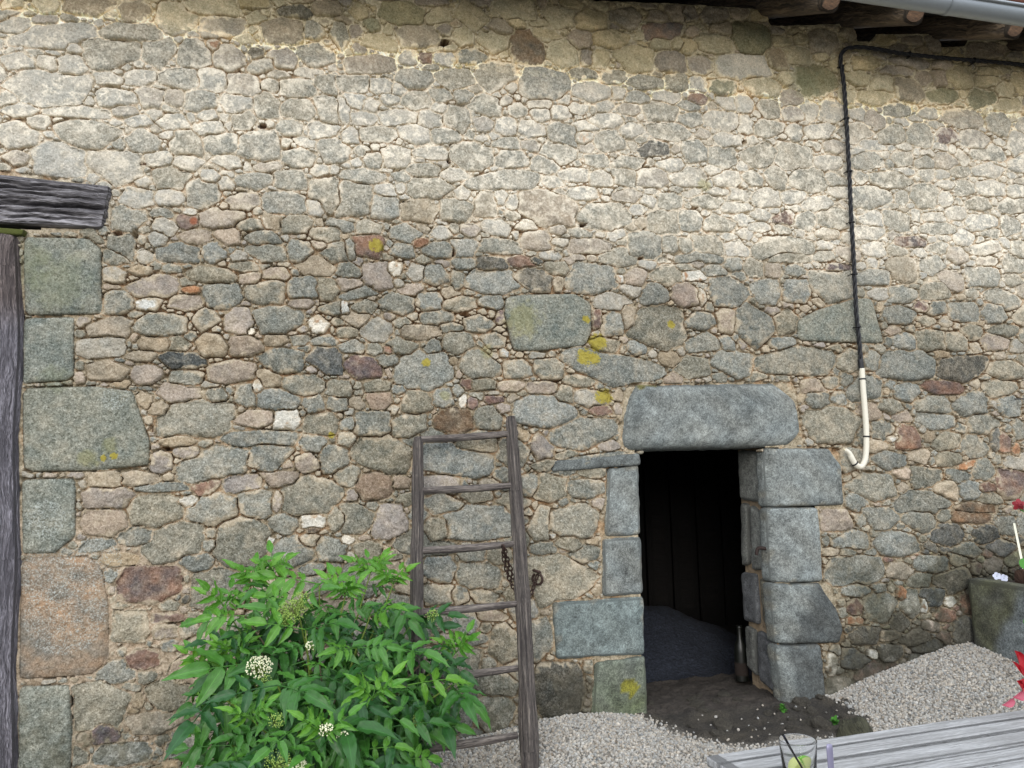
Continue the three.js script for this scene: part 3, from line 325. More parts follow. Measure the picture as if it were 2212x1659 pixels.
const wallBump = tex(TW, TH, (i, j) => { const v = wallHeight[j * TW + i]; return [v, v, v]; }, false); wallBump.wrapS = wallBump.wrapT = THREE.ClampToEdgeWrapping;
const stoneMat = std({ map: wallTex, bumpMap: wallBump, bumpScale: 0.017, roughness: 0.95 });
const wallUV = (x, y) => [(x - LEFT) / (RIGHT - LEFT), (y - BOT) / (TOP - BOT)];
const graniteMat = std({ map: rep(graniteTex, 1.6, 1.6), bumpMap: rep(reliefTex, 2, 2), bumpScale: 0.004, vertexColors: true, roughness: 0.93 });

// ---------------------------------------------------------------- the barn: one building with its stones, timbers and roof as parts
const barn = thing('stone_barn', 'old barn of grey and tan rubble stone with a low dark doorway', 'barn', [0, 0, 0]);
function stoneGeo(s) {
  const K = s.K > 60 ? 72 : s.K, big = s.max > 0.05, rings = s.pri ? [0.25, 0.5, 0.7, 0.83, 0.92, 0.97, 1] : s.half > 0.018 ? [0.45, 0.78, 0.94, 1] : [0.6, 0.92, 1], r = rngOf(s.n * 13 + 5), z = zone(s.x, s.y);
  const proud = s.pri === 2 ? 0.014 : (s.pri ? 0.007 + 0.013 * r() : 0.004 + 0.010 * r()) * (1 - 0.35 * z.lime - 0.45 * z.smooth), ta = (r() - 0.5) * 0.16, tb = (r() - 0.82) * 0.2, pw = s.sq ? 22 : 10 + 14 * r(), fl = s.pri === 2 ? 0.3 : 1, pos = [], uv = [], idx = [], fac = Array.from({ length: 5 }, (_, i) => { const a = (i + 0.8 * r()) * 1.257, k = Math.floor(a / 6.2832 * K) % K; return [Math.cos(a), Math.sin(a), s.R[k] * (0.35 + 0.55 * r()), 0.06 + 0.3 * r()]; });
  const put = (f, k) => { const a = k / K * 2 * Math.PI, R = s.R[k] * f, dx = Math.cos(a) * R, dy = Math.sin(a) * R, x = s.x + dx, y = s.y + dy;
    let h = proud * (1 - Math.pow(f, pw)) + fl * (clamp(dx * ta, -0.012, 0.012) + clamp(dy * tb, -0.014, 0.014)) * (1 - Math.pow(f, 8)) + 0.001;
    h -= fl * Math.min(proud * 0.7, Math.max(0, ...fac.map(([c, n, w, q]) => q * (dx * c + dy * n - w))));
    const ro = (0.008 * n3(x * 11, y * 11, s.n * 0.7) + 0.0055 * n3(x * 26, y * 26, s.n) + (big ? 0.002 * n3(x * 60, y * 60, s.n) : 0) - 0.009 * Math.abs(n3(x * 13 + s.n, y * 19, 2.2)) + 0.003) * (fl * 0.6 + 0.4); h += ro * (f < 0.98 ? 1 : 0.3);
    pos.push(x, y, h); uv.push(...wallUV(x, y)); };
  put(0, 0); for (const f of rings) for (let k = 0; k < K; k++) put(f, k);
  for (let k = 0; k < K; k++) { const a = k / K * 2 * Math.PI, R = s.R[k] * 0.985; pos.push(s.x + Math.cos(a) * R, s.y + Math.sin(a) * R, -0.05); uv.push(...wallUV(s.x + Math.cos(a) * R, s.y + Math.sin(a) * R)); }
  for (let k = 0; k < K; k++) { const k1 = (k + 1) % K; idx.push(0, 1 + k, 1 + k1); for (let q = 0; q < rings.length; q++) { const a = 1 + q * K + k, b = 1 + q * K + k1; idx.push(a, a + K, b + K, a, b + K, b); } }
  const g = new THREE.BufferGeometry(); g.setAttribute('position', new THREE.Float32BufferAttribute(pos, 3)); g.setAttribute('uv', new THREE.Float32BufferAttribute(uv, 2)); g.setIndex(idx); g.computeVertexNormals(); return g;
}
// mortar between the stones: a rough sheet, hollow under the stones and where joints have fallen out
const hollow = new Uint8Array(GW * GH); { const body = new Uint8Array(GW * GH), keep = occ.slice(); occ.fill(0); for (const s of stones) if (s.kind !== 'X' && s.kind !== 'h') mark(s, 0); body.set(occ); occ.fill(0); for (const s of stones) if (s.kind === 'h') mark(s, 0); hollow.set(occ); occ.set(keep);
  for (let j = 0; j < GH - 3; j++) for (let i = 0; i < GW; i++) { const k = j * GW + i; if (!body[k] && !hollow[k]) hollow[k] = body[k + GW] || body[k + 2 * GW] ? 3 : 0; }
  for (let j = 1; j < GH - 1; j++) for (let i = 1; i < GW - 1; i++) { const k = j * GW + i; if (body[k] && body[k - 1] && body[k + 1] && body[k - GW] && body[k + GW] && body[k - GW - 1] && body[k + GW + 1] && body[k + GW - 1] && body[k - GW + 1]) hollow[k] = 2; } }
const zHollow = (i, j) => { i = clamp(i, 0, GW - 1); j = clamp(j, 0, GH - 1); return hollow[j * GW + i]; };
const MS = 0.01, MX = Math.round((RIGHT - LEFT) / MS), MY = Math.round((TOP - BOT) / MS);
function mortarZ(x, y) {
  const i = Math.floor((x - LEFT) / CS), j = Math.floor((y - BOT) / CS), h = zHollow(i, j), z = zone(x, y), f = samp(NA, x * 0.7 + 0.5, y * 0.7), patch = smoothstep(samp(NB, x * 0.45 + 0.2, y * 0.45), 0.45, 0.7);
  let v = -0.003 + 0.006 * n3(x * 16, y * 16, 4.4) + 0.0055 * n3(x * 41, y * 41, 1.2) + 0.004 * (z.lime * 0.9 + z.band * 0.2 + z.smooth + 0.8 * z.low * smoothstep(f, 0.35, 0.5));
  if (h === 2) v -= 0.03; if (h === 1) v = -0.055; if (h === 3) v -= (0.002 + 0.03 * patch) * (1 - 0.75 * z.band) * (1 - 0.7 * z.smooth);
  v -= 0.014 * smoothstep(f, 0.5, 0.75) * (1 - z.band) * (1 - z.smooth); return v;
}
let wall;
{
  const pos = new Float32Array((MX + 1) * (MY + 1) * 3), uv = new Float32Array((MX + 1) * (MY + 1) * 2), idx = [];
  for (let j = 0; j <= MY; j++) for (let i = 0; i <= MX; i++) { const x = LEFT + i * MS, y = BOT + j * MS, k = j * (MX + 1) + i, yy = Math.min(y, topY(x)); pos.set([x, yy, mortarZ(x, yy)], k * 3); uv.set(wallUV(x, yy), k * 2); }
  const doorWide = doorPoly.map(([x, y], i) => [x - (i === 0 || i === 3 ? 0.02 : 0), y]), leftOpen = [[LEFT - 1, beamTL.y - 0.02], [beamTR.x - 0.02, beamTR.y - 0.02], [beamBR.x - 0.02, beamBR.y + 0.02], [postR[0].x - 0.02, postR[0].y + 0.03], [postR[1].x - 0.02, postR[1].y], [postR[1].x - 0.02, -1], [LEFT - 1, -1]];
  const dressedP = [lintelQ, ...jambQ].map((q, qi) => { const p = P2(q), cx = p.reduce((s, a) => s + a[0], 0) / 4, cy = p.reduce((s, a) => s + a[1], 0) / 4; return p.map(([x, y]) => qi === 0 ? [x + (x < cx ? 0.05 : -0.11), y + Math.sign(cy - y) * 0.03] : qi > 4 ? [x + (x < cx ? -0.03 : qi === 5 || qi === 7 ? -0.10 : -0.015), y] : [x + Math.sign(cx - x) * 0.03, y + Math.sign(cy - y) * 0.03]); });
  const bad = (x, y) => inPoly(x, y, doorWide) || inPoly(x, y, leftOpen) || dressedP.some((p) => inPoly(x, y, p));
  for (let j = 0; j < MY; j++) for (let i = 0; i < MX; i++) { const x = LEFT + (i + 0.5) * MS, y = BOT + (j + 0.5) * MS; if (y > topY(x) + MS || bad(x, y)) continue; const a = j * (MX + 1) + i, b = a + 1, c = a + MX + 1, d = c + 1; idx.push(a, b, d, a, d, c); }
  const g = new THREE.BufferGeometry(); g.setAttribute('position', new THREE.BufferAttribute(pos, 3)); g.setAttribute('uv', new THREE.BufferAttribute(uv, 2)); g.setIndex(idx); g.computeVertexNormals();
  wall = mesh('mortar_face', g, stoneMat, barn);
}
{ // the body of the wall behind its face, 0.3 m thick at the door
  const S = new THREE.Shape(), lx = postR[1].x - 0.01;
  S.moveTo(lx, BOT - 0.3); S.lineTo(doorPoly[3][0] - 0.01, BOT - 0.3); S.lineTo(doorPoly[0][0] - 0.01, doorPoly[0][1] + 0.03); S.lineTo(doorPoly[1][0] + 0.03, doorPoly[1][1] + 0.03); S.lineTo(doorPoly[2][0] + 0.03, BOT - 0.3); S.lineTo(RIGHT, BOT - 0.3);
  for (const [x, y] of topLine.slice().reverse()) S.lineTo(x, y - 0.01);
  S.lineTo(LEFT, beamTL.y); S.lineTo(beamTR.x - 0.03, beamTR.y - 0.03); S.lineTo(beamBR.x - 0.03, postR[0].y + 0.02); S.lineTo(lx - 0.05, postR[0].y + 0.02); S.closePath();
  const g = new THREE.ExtrudeGeometry(S, { depth: 0.2, bevelEnabled: false }); g.translate(0, 0, -0.33);
  mesh('wall_body', g, std({ color: srgb(150, 132, 108), bumpMap: rep(reliefTex, 2, 2), bumpScale: 0.02 }), barn);
}
const drawn = stones.filter((s) => s.kind !== 'X' && s.kind !== 'h' && s.area > 0.00008 && s.max > 0.006);
const seenSize = (s) => { const d = Math.hypot(s.x - camera.position.x, 3.72); const inFrame = s.x > -1.45 && s.x < 4.3 && s.y > 0.1; return inFrame ? s.area / (d * d) : 0; };
drawn.sort((a, b) => seenSize(b) - seenSize(a));
const rest = [];
drawn.forEach((s, i) => { const g = stoneGeo(s); if (i < 300) { const m = mesh(s.pri === 2 ? 'quoin_stone' : 'stone', g, stoneMat, wall); if (s.kind === 'b') m.userData.label = 'red-brown stone'; if (s.kind === 'w') m.userData.label = 'white quartz stone'; if (s.kind === 'm') m.userData.label = 'mossy dark stone'; if (s.kind === 'O') m.userData.label = 'large ochre quoin stone spotted with pale lichen'; } else rest.push(g); });
{ const m = mesh('small_stones', mergeGeometries(rest), stoneMat, wall); m.userData.kind = 'stuff'; }

// dressed granite of the little door
const mossPaint = (fn) => (s, t, P, m) => fn(s, t, P, m);
const quad = (Q, z = 0) => Q.map(([x, y]) => onZ(x, y, z));
function dressed(name, Q, proud, depth, r, seed, paint, parent = barn, corner = 0, prof) { const [A, B, C, D] = quad(Q).map((p) => p.setZ(proud)); return mesh(name, blockGeo(A, B, C, D, V(0, 0, 1), depth, r, seed, { amp: 0.009, freq: 7, paint, cell: 0.015, corner, prof }), graniteMat, parent); }
const mixc = (a, b, t) => a.map((v, i) => lerp(v, b[i], t));
const base = (s, P) => { const v = P ? 0.12 * n3(P.x * 5, P.y * 5, P.z * 5 + 2) + 0.10 * n3(P.x * 15, P.y * 15, 8) : 0, w = P ? 0.04 * n3(P.x * 8 + 4, P.y * 8, 3) : 0; const st = 0.16 * smoothstep(n3(P ? P.x * 12 : 0, P ? P.y * 1.6 : 0, 5), 0.15, 0.6); return [0.74 + s + v + w - st, 0.76 + s + v - st, 0.75 + s + v - w - st]; };
dressed('door_lintel', lintelQ, 0.03, 0.36, 0.055, 1, (s, t, P) => { const l = smoothstep(n3(P.x * 18, P.y * 18, 2) + 0.75 - Math.abs(s - 0.1) * 6 - t * 4, 0.2, 0.45); return mixc(base(0, P), [0.62, 0.52, 0.1], l * 0.85); }, barn, 0, (t) => [0.035 * (1 - smoothstep(t, 0, 0.6)) + 0.012 * smoothstep(t, 0.8, 1), 1 - 0.10 * Math.pow(1 - smoothstep(t, 0, 0.42), 1.3) - 0.07 * smoothstep(t, 0.72, 1)]);
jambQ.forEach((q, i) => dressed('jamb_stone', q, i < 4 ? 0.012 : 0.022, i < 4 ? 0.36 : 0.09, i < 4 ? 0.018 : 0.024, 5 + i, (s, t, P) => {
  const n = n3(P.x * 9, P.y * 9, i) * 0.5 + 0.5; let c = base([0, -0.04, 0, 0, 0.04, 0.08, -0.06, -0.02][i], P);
  if (i === 2) c = mixc(c, [0.50, 0.62, 0.63], 0.6); if (i === 3) { c = mixc(c, [0.34, 0.40, 0.16], clamp(0.25 + 0.6 * t * n + 0.3 * n, 0, 0.85)); const d = Math.hypot((s - 0.68) / 0.2, (t - 0.45) / 0.16) + 0.5 * n3(P.x * 30, P.y * 30, 3); if (d < 0.8) c = mixc(c, [0.78, 0.68, 0.03], 0.85); }
  { const e = Math.min(s, 1 - s, t, 1 - t); if (i !== 3) c = mixc(c, [0.86, 0.78, 0.66], 0.7 * smoothstep(n3(P.x * 16, P.y * 16, i + 3) + 0.25 - e * 7, 0.15, 0.4)); }
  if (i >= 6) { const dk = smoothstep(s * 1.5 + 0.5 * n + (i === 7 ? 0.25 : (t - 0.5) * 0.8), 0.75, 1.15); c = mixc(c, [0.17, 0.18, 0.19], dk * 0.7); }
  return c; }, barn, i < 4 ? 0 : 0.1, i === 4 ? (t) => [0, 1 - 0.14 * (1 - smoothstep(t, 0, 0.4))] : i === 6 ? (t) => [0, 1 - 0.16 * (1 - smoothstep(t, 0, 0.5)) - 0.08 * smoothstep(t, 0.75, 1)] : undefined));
// thin slate bedded on the left jamb
dressed('bed_slate', [[1196, 996], [1380, 978], [1381, 1004], [1190, 1020]], 0.022, 0.3, 0.012, 31, () => [0.5, 0.52, 0.52]);
// stones of the doorway's right reveal, one behind the other into the dark
{
  const XR = doorPoly[1][0] + 0.006, rev = (Q) => Q.map(([x, y]) => { const p = onX(x, y, XR); return p; });
  const list = [[[1590, 972], [1644, 974], [1642, 1086], [1596, 1080], 0], [[1634, 1030], [1652, 1010], [1658, 1130], [1640, 1090], 1], [[1597, 1085], [1612, 1090], [1614, 1220], [1599, 1224], 1], [[1616, 1088], [1652, 1120], [1660, 1235], [1620, 1230], 0], [[1598, 1236], [1628, 1240], [1634, 1350], [1604, 1340], 2], [[1636, 1246], [1660, 1250], [1664, 1355], [1646, 1345], 3], [[1606, 1350], [1626, 1362], [1632, 1462], [1610, 1440], 1], [[1632, 1362], [1668, 1384], [1672, 1500], [1636, 1470], 2]];
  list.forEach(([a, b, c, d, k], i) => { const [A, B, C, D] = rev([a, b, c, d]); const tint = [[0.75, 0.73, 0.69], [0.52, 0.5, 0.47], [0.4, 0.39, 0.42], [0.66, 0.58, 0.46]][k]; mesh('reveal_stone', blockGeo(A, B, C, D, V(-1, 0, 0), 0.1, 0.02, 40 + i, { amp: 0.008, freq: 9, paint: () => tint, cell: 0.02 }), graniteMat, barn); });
  // iron pintle in the reveal
  const p = onX(1655, 1185, XR - 0.02); mesh('pintle', barGeo([p, p.clone().add(V(-0.03, 0, -0.03)), p.clone().add(V(-0.04, -0.035, -0.035))], () => 0.009, { n: 10, m: 8 }), std({ color: srgb(45, 32, 28), roughness: 0.8 }), barn);
}
// timber lintel and post of the big opening at the left
const greyWood = timberMat(3, [70, 68, 71], [158, 156, 160], 0.7, 0.7, 5, 0.010), postWood = timberMat(8, [66, 64, 70], [152, 149, 158], 0.8, 1, 3, 0.014);
{
  const A = V(LEFT - 0.1, beamTL.y + 0.02, 0.03), B = beamTR.clone().setZ(0.03), C = beamBR.clone().setZ(0.03), D = V(LEFT - 0.1, beamBL.y + 0.01, 0.03);
  mesh('timber_lintel', blockGeo(A, B, C, D, V(0, 0, 1), 0.34, 0.018, 77, { amp: 0.010, freq: 2.2, fy: 14, sx: 170, sy: 80, sz: 12, cracks: [[0.30, 0.3, 0.006, 0.03, 0.35, 0.97], [0.45, 2, 0.009, 0.04, 0.5, 1.05], [0.55, 1.2, 0.005, 0.025, 0.2, 0.8], [0.72, 4, 0.006, 0.03, 0.3, 0.85], [0.85, 0.5, 0.005, 0.025, 0.45, 1.05], [0.15, 3, 0.005, 0.02, 0.6, 1.0], [0.63, 5, 0.004, 0.02, 0.6, 1.0]] }), greyWood, barn);
  const p = onZ(56, 500, 0.02), q = onZ(0, 500, 0.02), w = onZ(20, 509, 0.02);
  mesh('mossy_batten', blockGeo(V(LEFT, p.y + 0.012, 0.035), V(p.x, p.y + 0.008, 0.035), V(p.x - 0.008, w.y, 0.035), V(LEFT, w.y, 0.035), V(0, 0, 1), 0.2, 0.008, 12, { amp: 0.004, freq: 16, cell: 0.012 }), std({ color: srgb(72, 78, 28), bumpMap: rep(reliefTex, 3, 3), bumpScale: 0.006 }), barn);
  const T = postR[0].clone(), Bo = onZ(38, 1659);
  const g = blockGeo(V(-T.y + 0.0 - 0.02, 0, 0), V(0.3, 0, 0), V(0.3, -0.26, 0), V(-T.y - 0.02, -0.26, 0), V(0, 0, 1), 0.22, 0.05, 55, { amp: 0.012, freq: 2.6, fy: 5, sx: 200, sy: 50, sz: 12, cracks: [[0.25, 1, 0.006, 0.03, 0.05, 0.5], [0.12, 2, 0.005, 0.02, 0.4, 1.0], [0.38, 3, 0.005, 0.025, 0.3, 0.9], [0.6, 3, 0.006, 0.025, 0.1, 0.8]], paint: (s) => { const top = smoothstep(0.13 - s + 0.02, -0.02, 0.05); return mixc([1, 1, 1], [0.95, 0.82, 0.68], top); } });
  // laid along its grain, then stood upright
  const pos = g.attributes.position; for (let i = 0; i < pos.count; i++) { const along = -pos.getX(i), back = pos.getY(i), z = pos.getZ(i); const t = (T.y - along) / (T.y - Bo.y); pos.setXYZ(i, lerp(T.x, Bo.x, t) + back + 0.006 * Math.sin(along * 7), along, z + 0.045); }
  const wood = postWood.clone(); wood.vertexColors = true; g.computeVertexNormals(); mesh('door_post', g, wood, barn);
}

// roof: rafters on the wall head, boards over them, zinc gutter at their feet
const rafterWood = timberMat(15, [52, 46, 40], [122, 106, 86], 0.7, 1, 3, 0.008), darkWood = timberMat(21, [26, 22, 20], [70, 60, 52], 0.6, 1, 2, 0.004);
const slope = (4.03 - 3.80) / 0.45, roofY = (z) => 4.06 - slope * z; // underside of rafters
for (const [xw, xe] of [[-1.6, -1.52], [-0.85, -0.78], [-0.1, -0.04], [0.62, 0.66], [1.36, 1.41], [2.46, 2.60], [3.06, 3.13], [3.62, 3.80], [4.3, 4.36]]) {
  const a = V(xw - 0.3, roofY(-1.6), -1.6), b = V(xe, roofY(0.43), 0.43), w = 0.065, up = V(0, 1, slope).normalize();
  const g = barGeo([a, a.clone().lerp(b, 0.5).add(V(0, 0.012, 0)), b], (t, k) => 0.075 * (1 + 0.09 * n3(t * 4, xw, Math.cos(k) * 0.8)) * (1 / Math.pow(Math.pow(Math.abs(Math.cos(k)), 5) + Math.pow(Math.abs(Math.sin(k)), 5), 0.2)), { n: 30, m: 20, u0: xw });
  g.translate(0, 0.06, 0); const r = mesh('rafter', g, rafterWood, barn);
  const e = mesh('sawn_end', new THREE.CircleGeometry(0.062, 20), std({ map: rep(timber(31, [70, 56, 46], [138, 108, 82], 1).c, 1, 1) }), r); e.position.copy(b).add(V(0.0, 0.055, 0.003)).add(V(0, 0, 0)); e.rotation.x = 0.42;
}
for (let i = 0; i < 16; i++) { const z0 = 0.50 - i * 0.25, z1 = z0 - 0.243; mesh('roof_board', blockGeo(V(LEFT - 0.4, roofY(z1) + 0.155, z1), V(RIGHT + 0.5, roofY(z1) + 0.155, z1), V(RIGHT + 0.5, roofY(z0) + 0.155, z0), V(LEFT - 0.4, roofY(z0) + 0.155, z0), V(0, 1, slope).normalize(), 0.025, 0.004, i, { amp: 0.002, sx: 30, sy: 4, sz: 2 }), darkWood, barn); }
{ // tiles over the boards, seen only as an edge
  const n = V(0, 1, slope).normalize(); const tileMat = std({ color: srgb(120, 72, 56), bumpMap: rep(reliefTex, 3, 3), bumpScale: 0.006 });
  mesh('roof_covering', blockGeo(V(LEFT - 0.4, roofY(-3.5) + 0.21, -3.5), V(RIGHT + 0.5, roofY(-3.5) + 0.21, -3.5), V(RIGHT + 0.5, roofY(0.55) + 0.21, 0.55), V(LEFT - 0.4, roofY(0.55) + 0.21, 0.55), n, 0.05, 0.01, 3, { sx: 60, sy: 12, sz: 2 }), tileMat, barn);
  const zinc = new THREE.MeshStandardMaterial({ color: srgb(150, 158, 164), metalness: 0.55, roughness: 0.5, bumpMap: rep(reliefTex, 2, 2), bumpScale: 0.001 });
  // half-round gutter: profile swept along the eave
  const prof = [], R = 0.058; for (let i = 0; i <= 18; i++) { const a = Math.PI + i / 18 * Math.PI; prof.push([Math.cos(a) * R, Math.sin(a) * R]); } for (let i = 0; i <= 8; i++) { const a = -Math.PI / 2 + i / 8 * Math.PI * 1.6; prof.push([R + 0.008 + Math.cos(a) * 0.008, 0.006 + Math.sin(a) * 0.008]); }
  const sweep = (x0, x1, grow, N) => { const pos = [], idx = [], uv = []; for (let i = 0; i <= N; i++) prof.forEach(([z, y], k) => { pos.push(lerp(x0, x1, i / N), 3.864 + y * grow, 0.56 + z * grow); uv.push(lerp(x0, x1, i / N), k * 0.01); }); const M = prof.length; for (let i = 0; i < N; i++) for (let k = 0; k < M - 1; k++) { const a = i * M + k; idx.push(a, a + M, a + 1, a + 1, a + M, a + M + 1); } const g = new THREE.BufferGeometry(); g.setAttribute('position', new THREE.Float32BufferAttribute(pos, 3)); g.setAttribute('uv', new THREE.Float32BufferAttribute(uv, 2)); g.setIndex(idx); g.computeVertexNormals(); return g; };
  zinc.side = THREE.DoubleSide; const gut = mesh('gutter', sweep(LEFT - 0.3, RIGHT + 0.4, 1, 21), zinc, barn);
  for (const x of [-0.8, 1.2, 3.2]) mesh('gutter_joint', sweep(x, x + 0.035, 1.05, 2), zinc, gut);
}
const shadedWood = darkWood.clone(); shadedWood.color = new THREE.Color(0.12, 0.12, 0.13);  // board colour darkened to paint in the shade of the room
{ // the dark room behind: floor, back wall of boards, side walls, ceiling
  const dark = std({ color: srgb(36, 34, 32), bumpMap: rep(reliefTex, 1, 1), bumpScale: 0.01 });  // near-black colour paints in the darkness of the unlit room
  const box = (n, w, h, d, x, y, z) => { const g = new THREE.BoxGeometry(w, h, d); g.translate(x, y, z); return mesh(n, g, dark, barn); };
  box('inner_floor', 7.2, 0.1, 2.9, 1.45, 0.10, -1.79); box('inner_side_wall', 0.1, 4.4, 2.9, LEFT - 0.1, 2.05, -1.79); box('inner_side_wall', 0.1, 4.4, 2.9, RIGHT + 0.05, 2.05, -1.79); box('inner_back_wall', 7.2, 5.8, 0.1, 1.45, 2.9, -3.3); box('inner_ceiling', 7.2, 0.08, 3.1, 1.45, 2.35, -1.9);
  const r = rngOf(5); for (let i = 0; i < 9; i++) { const x = 1.7 + i * 0.23, h = 1.5 + r() * 0.2; mesh('partition_board', blockGeo(V(x, 0.15 + h, -2.3), V(x + 0.21, 0.15 + h, -2.3), V(x + 0.21, 0.15, -2.3), V(x, 0.15, -2.3), V(0, 0, 1), 0.03, 0.005, i, { sx: 4, sy: 10, sz: 2, amp: 0.004 }), shadedWood, barn); }
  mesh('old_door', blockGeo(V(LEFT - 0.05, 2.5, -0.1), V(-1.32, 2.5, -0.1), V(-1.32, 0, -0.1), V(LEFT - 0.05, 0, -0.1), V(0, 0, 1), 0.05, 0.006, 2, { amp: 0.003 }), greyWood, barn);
}

// ---------------------------------------------------------------- ground
const bump2 = (x, z, cx, cz, rx, rz, h) => h * Math.exp(-(((x - cx) / rx) ** 2) - (((z - cz) / rz) ** 2));
const doorDip = (x, z) => smoothstep(x, 1.45, 1.68) * (1 - smoothstep(x, 2.55, 2.95)) * (1 - smoothstep(z + 0.06 * n3(x * 5, z * 5, 2), 0.2, 0.5));
function groundY(x, z) {
  const foot = 0.20 + 0.065 * smoothstep(x, 0.45, 1.25) - 0.03 * smoothstep(x, 1.3, 1.6) + 0.06 * smoothstep(x, 2.35, 2.9) + 0.13 * smoothstep(x, 2.7, 3.6);
  let h = foot - 0.085 * Math.max(0, z) + 0.012 * n3(x * 2.3, z * 2.3, 5) + bump2(x, z, 3.35, 0.1, 0.5, 0.3, 0.03);
  h = Math.max(h, 0.01 * n3(x, z, 1) + 0.0 * x); return h - 0.03 * doorDip(x, z);
}
const soil = (x, z) => { const n = 0.12 * n3(x * 4, z * 4, 9) + 0.05 * n3(x * 13, z * 13, 3); const d = ((x - 2.06 - 0.2 * Math.max(0, z)) / 0.55) ** 2 + ((z + 0.02) / 0.55) ** 2; return smoothstep(1.12 - d + n * 2.2, 0, 0.3); };
const soilLift = (x, z) => 0.03 + 0.05 * (0.5 - Math.abs(n3(x * 5.2, z * 6.5, 1))) * (0.6 + 0.6 * n3(x * 3, z * 3, 8)) - 0.02 + 0.014 * n3(x * 19, z * 19, 4) + 0.007 * n3(x * 45, z * 45, 4);
const gravelTex = tex(512, 512, (i, j) => { const k = j * NT + i, v = 126 + (NC[k] - 0.5) * 110 + (grain[k] - 0.5) * 60 + (NA[k] - 0.5) * 20; return [v * 1.0, v * 0.97, v * 0.91]; });
{
  const strip = (name, x0, x1, z0, z1, step, tone, label) => {
    const nx = Math.round((x1 - x0) / step), nz = Math.round((z1 - z0) / step), g = new THREE.PlaneGeometry(x1 - x0, z1 - z0, nx, nz); g.rotateX(-Math.PI / 2); g.translate((x0 + x1) / 2, 0, (z0 + z1) / 2);
    const p = g.attributes.position, c = new Float32Array(p.count * 3), uv = g.attributes.uv;
    for (let i = 0; i < p.count; i++) { const x = p.getX(i), z = p.getZ(i), s = soil(x, z); p.setY(i, groundY(x, z) + s * soilLift(x, z)); uv.setXY(i, x / 0.6, z / 0.6); const m = n3(x * 7, z * 7, 6); const e = [0.20 + 0.16 * m, 0.185 + 0.14 * m, 0.165 + 0.1 * m]; c.set([lerp(1.0, e[0], s), lerp(1.0, e[1], s), lerp(1.0, e[2], s)], i * 3); }
    g.setAttribute('color', new THREE.BufferAttribute(c, 3)); g.computeVertexNormals();
    const m = mesh(name, g, std({ map: gravelTex, vertexColors: true, bumpMap: gravelTex, bumpScale: 0.012 })); return tag(m, label, undefined, undefined, 'structure');
  };
  strip('gravel_ground', -2.6, 5.4, -0.02, 2.8, 0.02, 1, 'pale crushed gravel at the foot of the wall');
  const far = new THREE.RingGeometry(0.5, 90, 48, 12); far.rotateX(-Math.PI / 2); far.translate(1, -0.05, 2.8);
  tag(mesh('yard_ground', far, std({ color: srgb(150, 145, 132), map: rep(gravelTex, 90, 90) })), 'gravel yard running on behind the viewer', undefined, undefined, 'structure');
  // earth of the doorstep carried in through the door
  const g = new THREE.PlaneGeometry(0.9, 0.62, 60, 40); g.rotateX(-Math.PI / 2); g.translate(1.97, 0, -0.29); const p = g.attributes.position; for (let i = 0; i < p.count; i++) { const x = p.getX(i), z = p.getZ(i); p.setY(i, groundY(x, Math.max(z, 0)) + soilLift(x, z)); } g.computeVertexNormals();
  tag(mesh('doorstep_earth', g, std({ color: srgb(92, 84, 76), map: rep(reliefTex, 3, 3), bumpMap: rep(reliefTex, 3, 3), bumpScale: 0.015 })), 'dark trodden earth in the little doorway', undefined, undefined, 'structure');
  // loose stones of the gravel
  const r = rngOf(777), base = new THREE.IcosahedronGeometry(1, 0), bp = base.attributes.position; for (let i = 0; i < bp.count; i++) { const x = bp.getX(i), y = bp.getY(i), z = bp.getZ(i), q = 1 + 0.35 * n3(x * 2.2 + 5, y * 2.2, z * 2.2); bp.setXYZ(i, x * q, y * q, z * q); } base.computeVertexNormals();
  const list = []; const O = new THREE.Object3D();
  const drop = (x, z, s) => { O.position.set(x, groundY(x, z) + s * 0.35 + soil(x, z) * 0.02, z); O.rotation.set(r() * 6.3, r() * 6.3, r() * 6.3); O.scale.set(s * (0.8 + 0.7 * r()), s * (0.6 + 0.4 * r()), s * (0.7 + 0.5 * r())); O.updateMatrix(); list.push(O.matrix.clone()); };
  for (let n = 0; n < 120000; n++) { const x = -0.9 + 5.3 * r(), z = 0.012 + 1.75 * Math.pow(r(), 1.15); const s = soil(x, z); if (r() < s * (s > 0.95 ? 0.994 : 1.0)) continue; if (x > 3.5 && z < 0.9) continue; drop(x, z, 0.0045 + 0.0055 * r() * r()); }
  const inst = new THREE.InstancedMesh(base, std({ color: 0xffffff, roughness: 0.9 }), list.length), c = new THREE.Color();
  list.forEach((m, i) => { inst.setMatrixAt(i, m); const v = 0.245 + 0.20 * r() + (r() < 0.1 ? 0.1 : 0) - (r() < 0.14 ? 0.1 : 0), w = (r() - 0.5) * 0.05; c.setRGB(v * 1.04 + w, v * 0.985, v * 0.88 - w); inst.setColorAt(i, c); });
  inst.name = 'loose_gravel'; inst.castShadow = inst.receiveShadow = true; scene.add(inst); tag(inst, 'loose pale crushed stones of the gravel', undefined, undefined, 'stuff');
  // heap of gravel inside the door
  const h = new THREE.PlaneGeometry(2.6, 1.6, 90, 60); h.rotateX(-Math.PI / 2); const hp = h.attributes.position; for (let i = 0; i < hp.count; i++) { const x = hp.getX(i), z = hp.getZ(i); hp.setY(i, -0.05 + bump2(x, z, 0, 0, 0.75, 0.5, 0.42) + 0.012 * n3(x * 20, z * 20, 2) + 0.03 * n3(x * 4, z * 4, 7)); } h.computeVertexNormals();
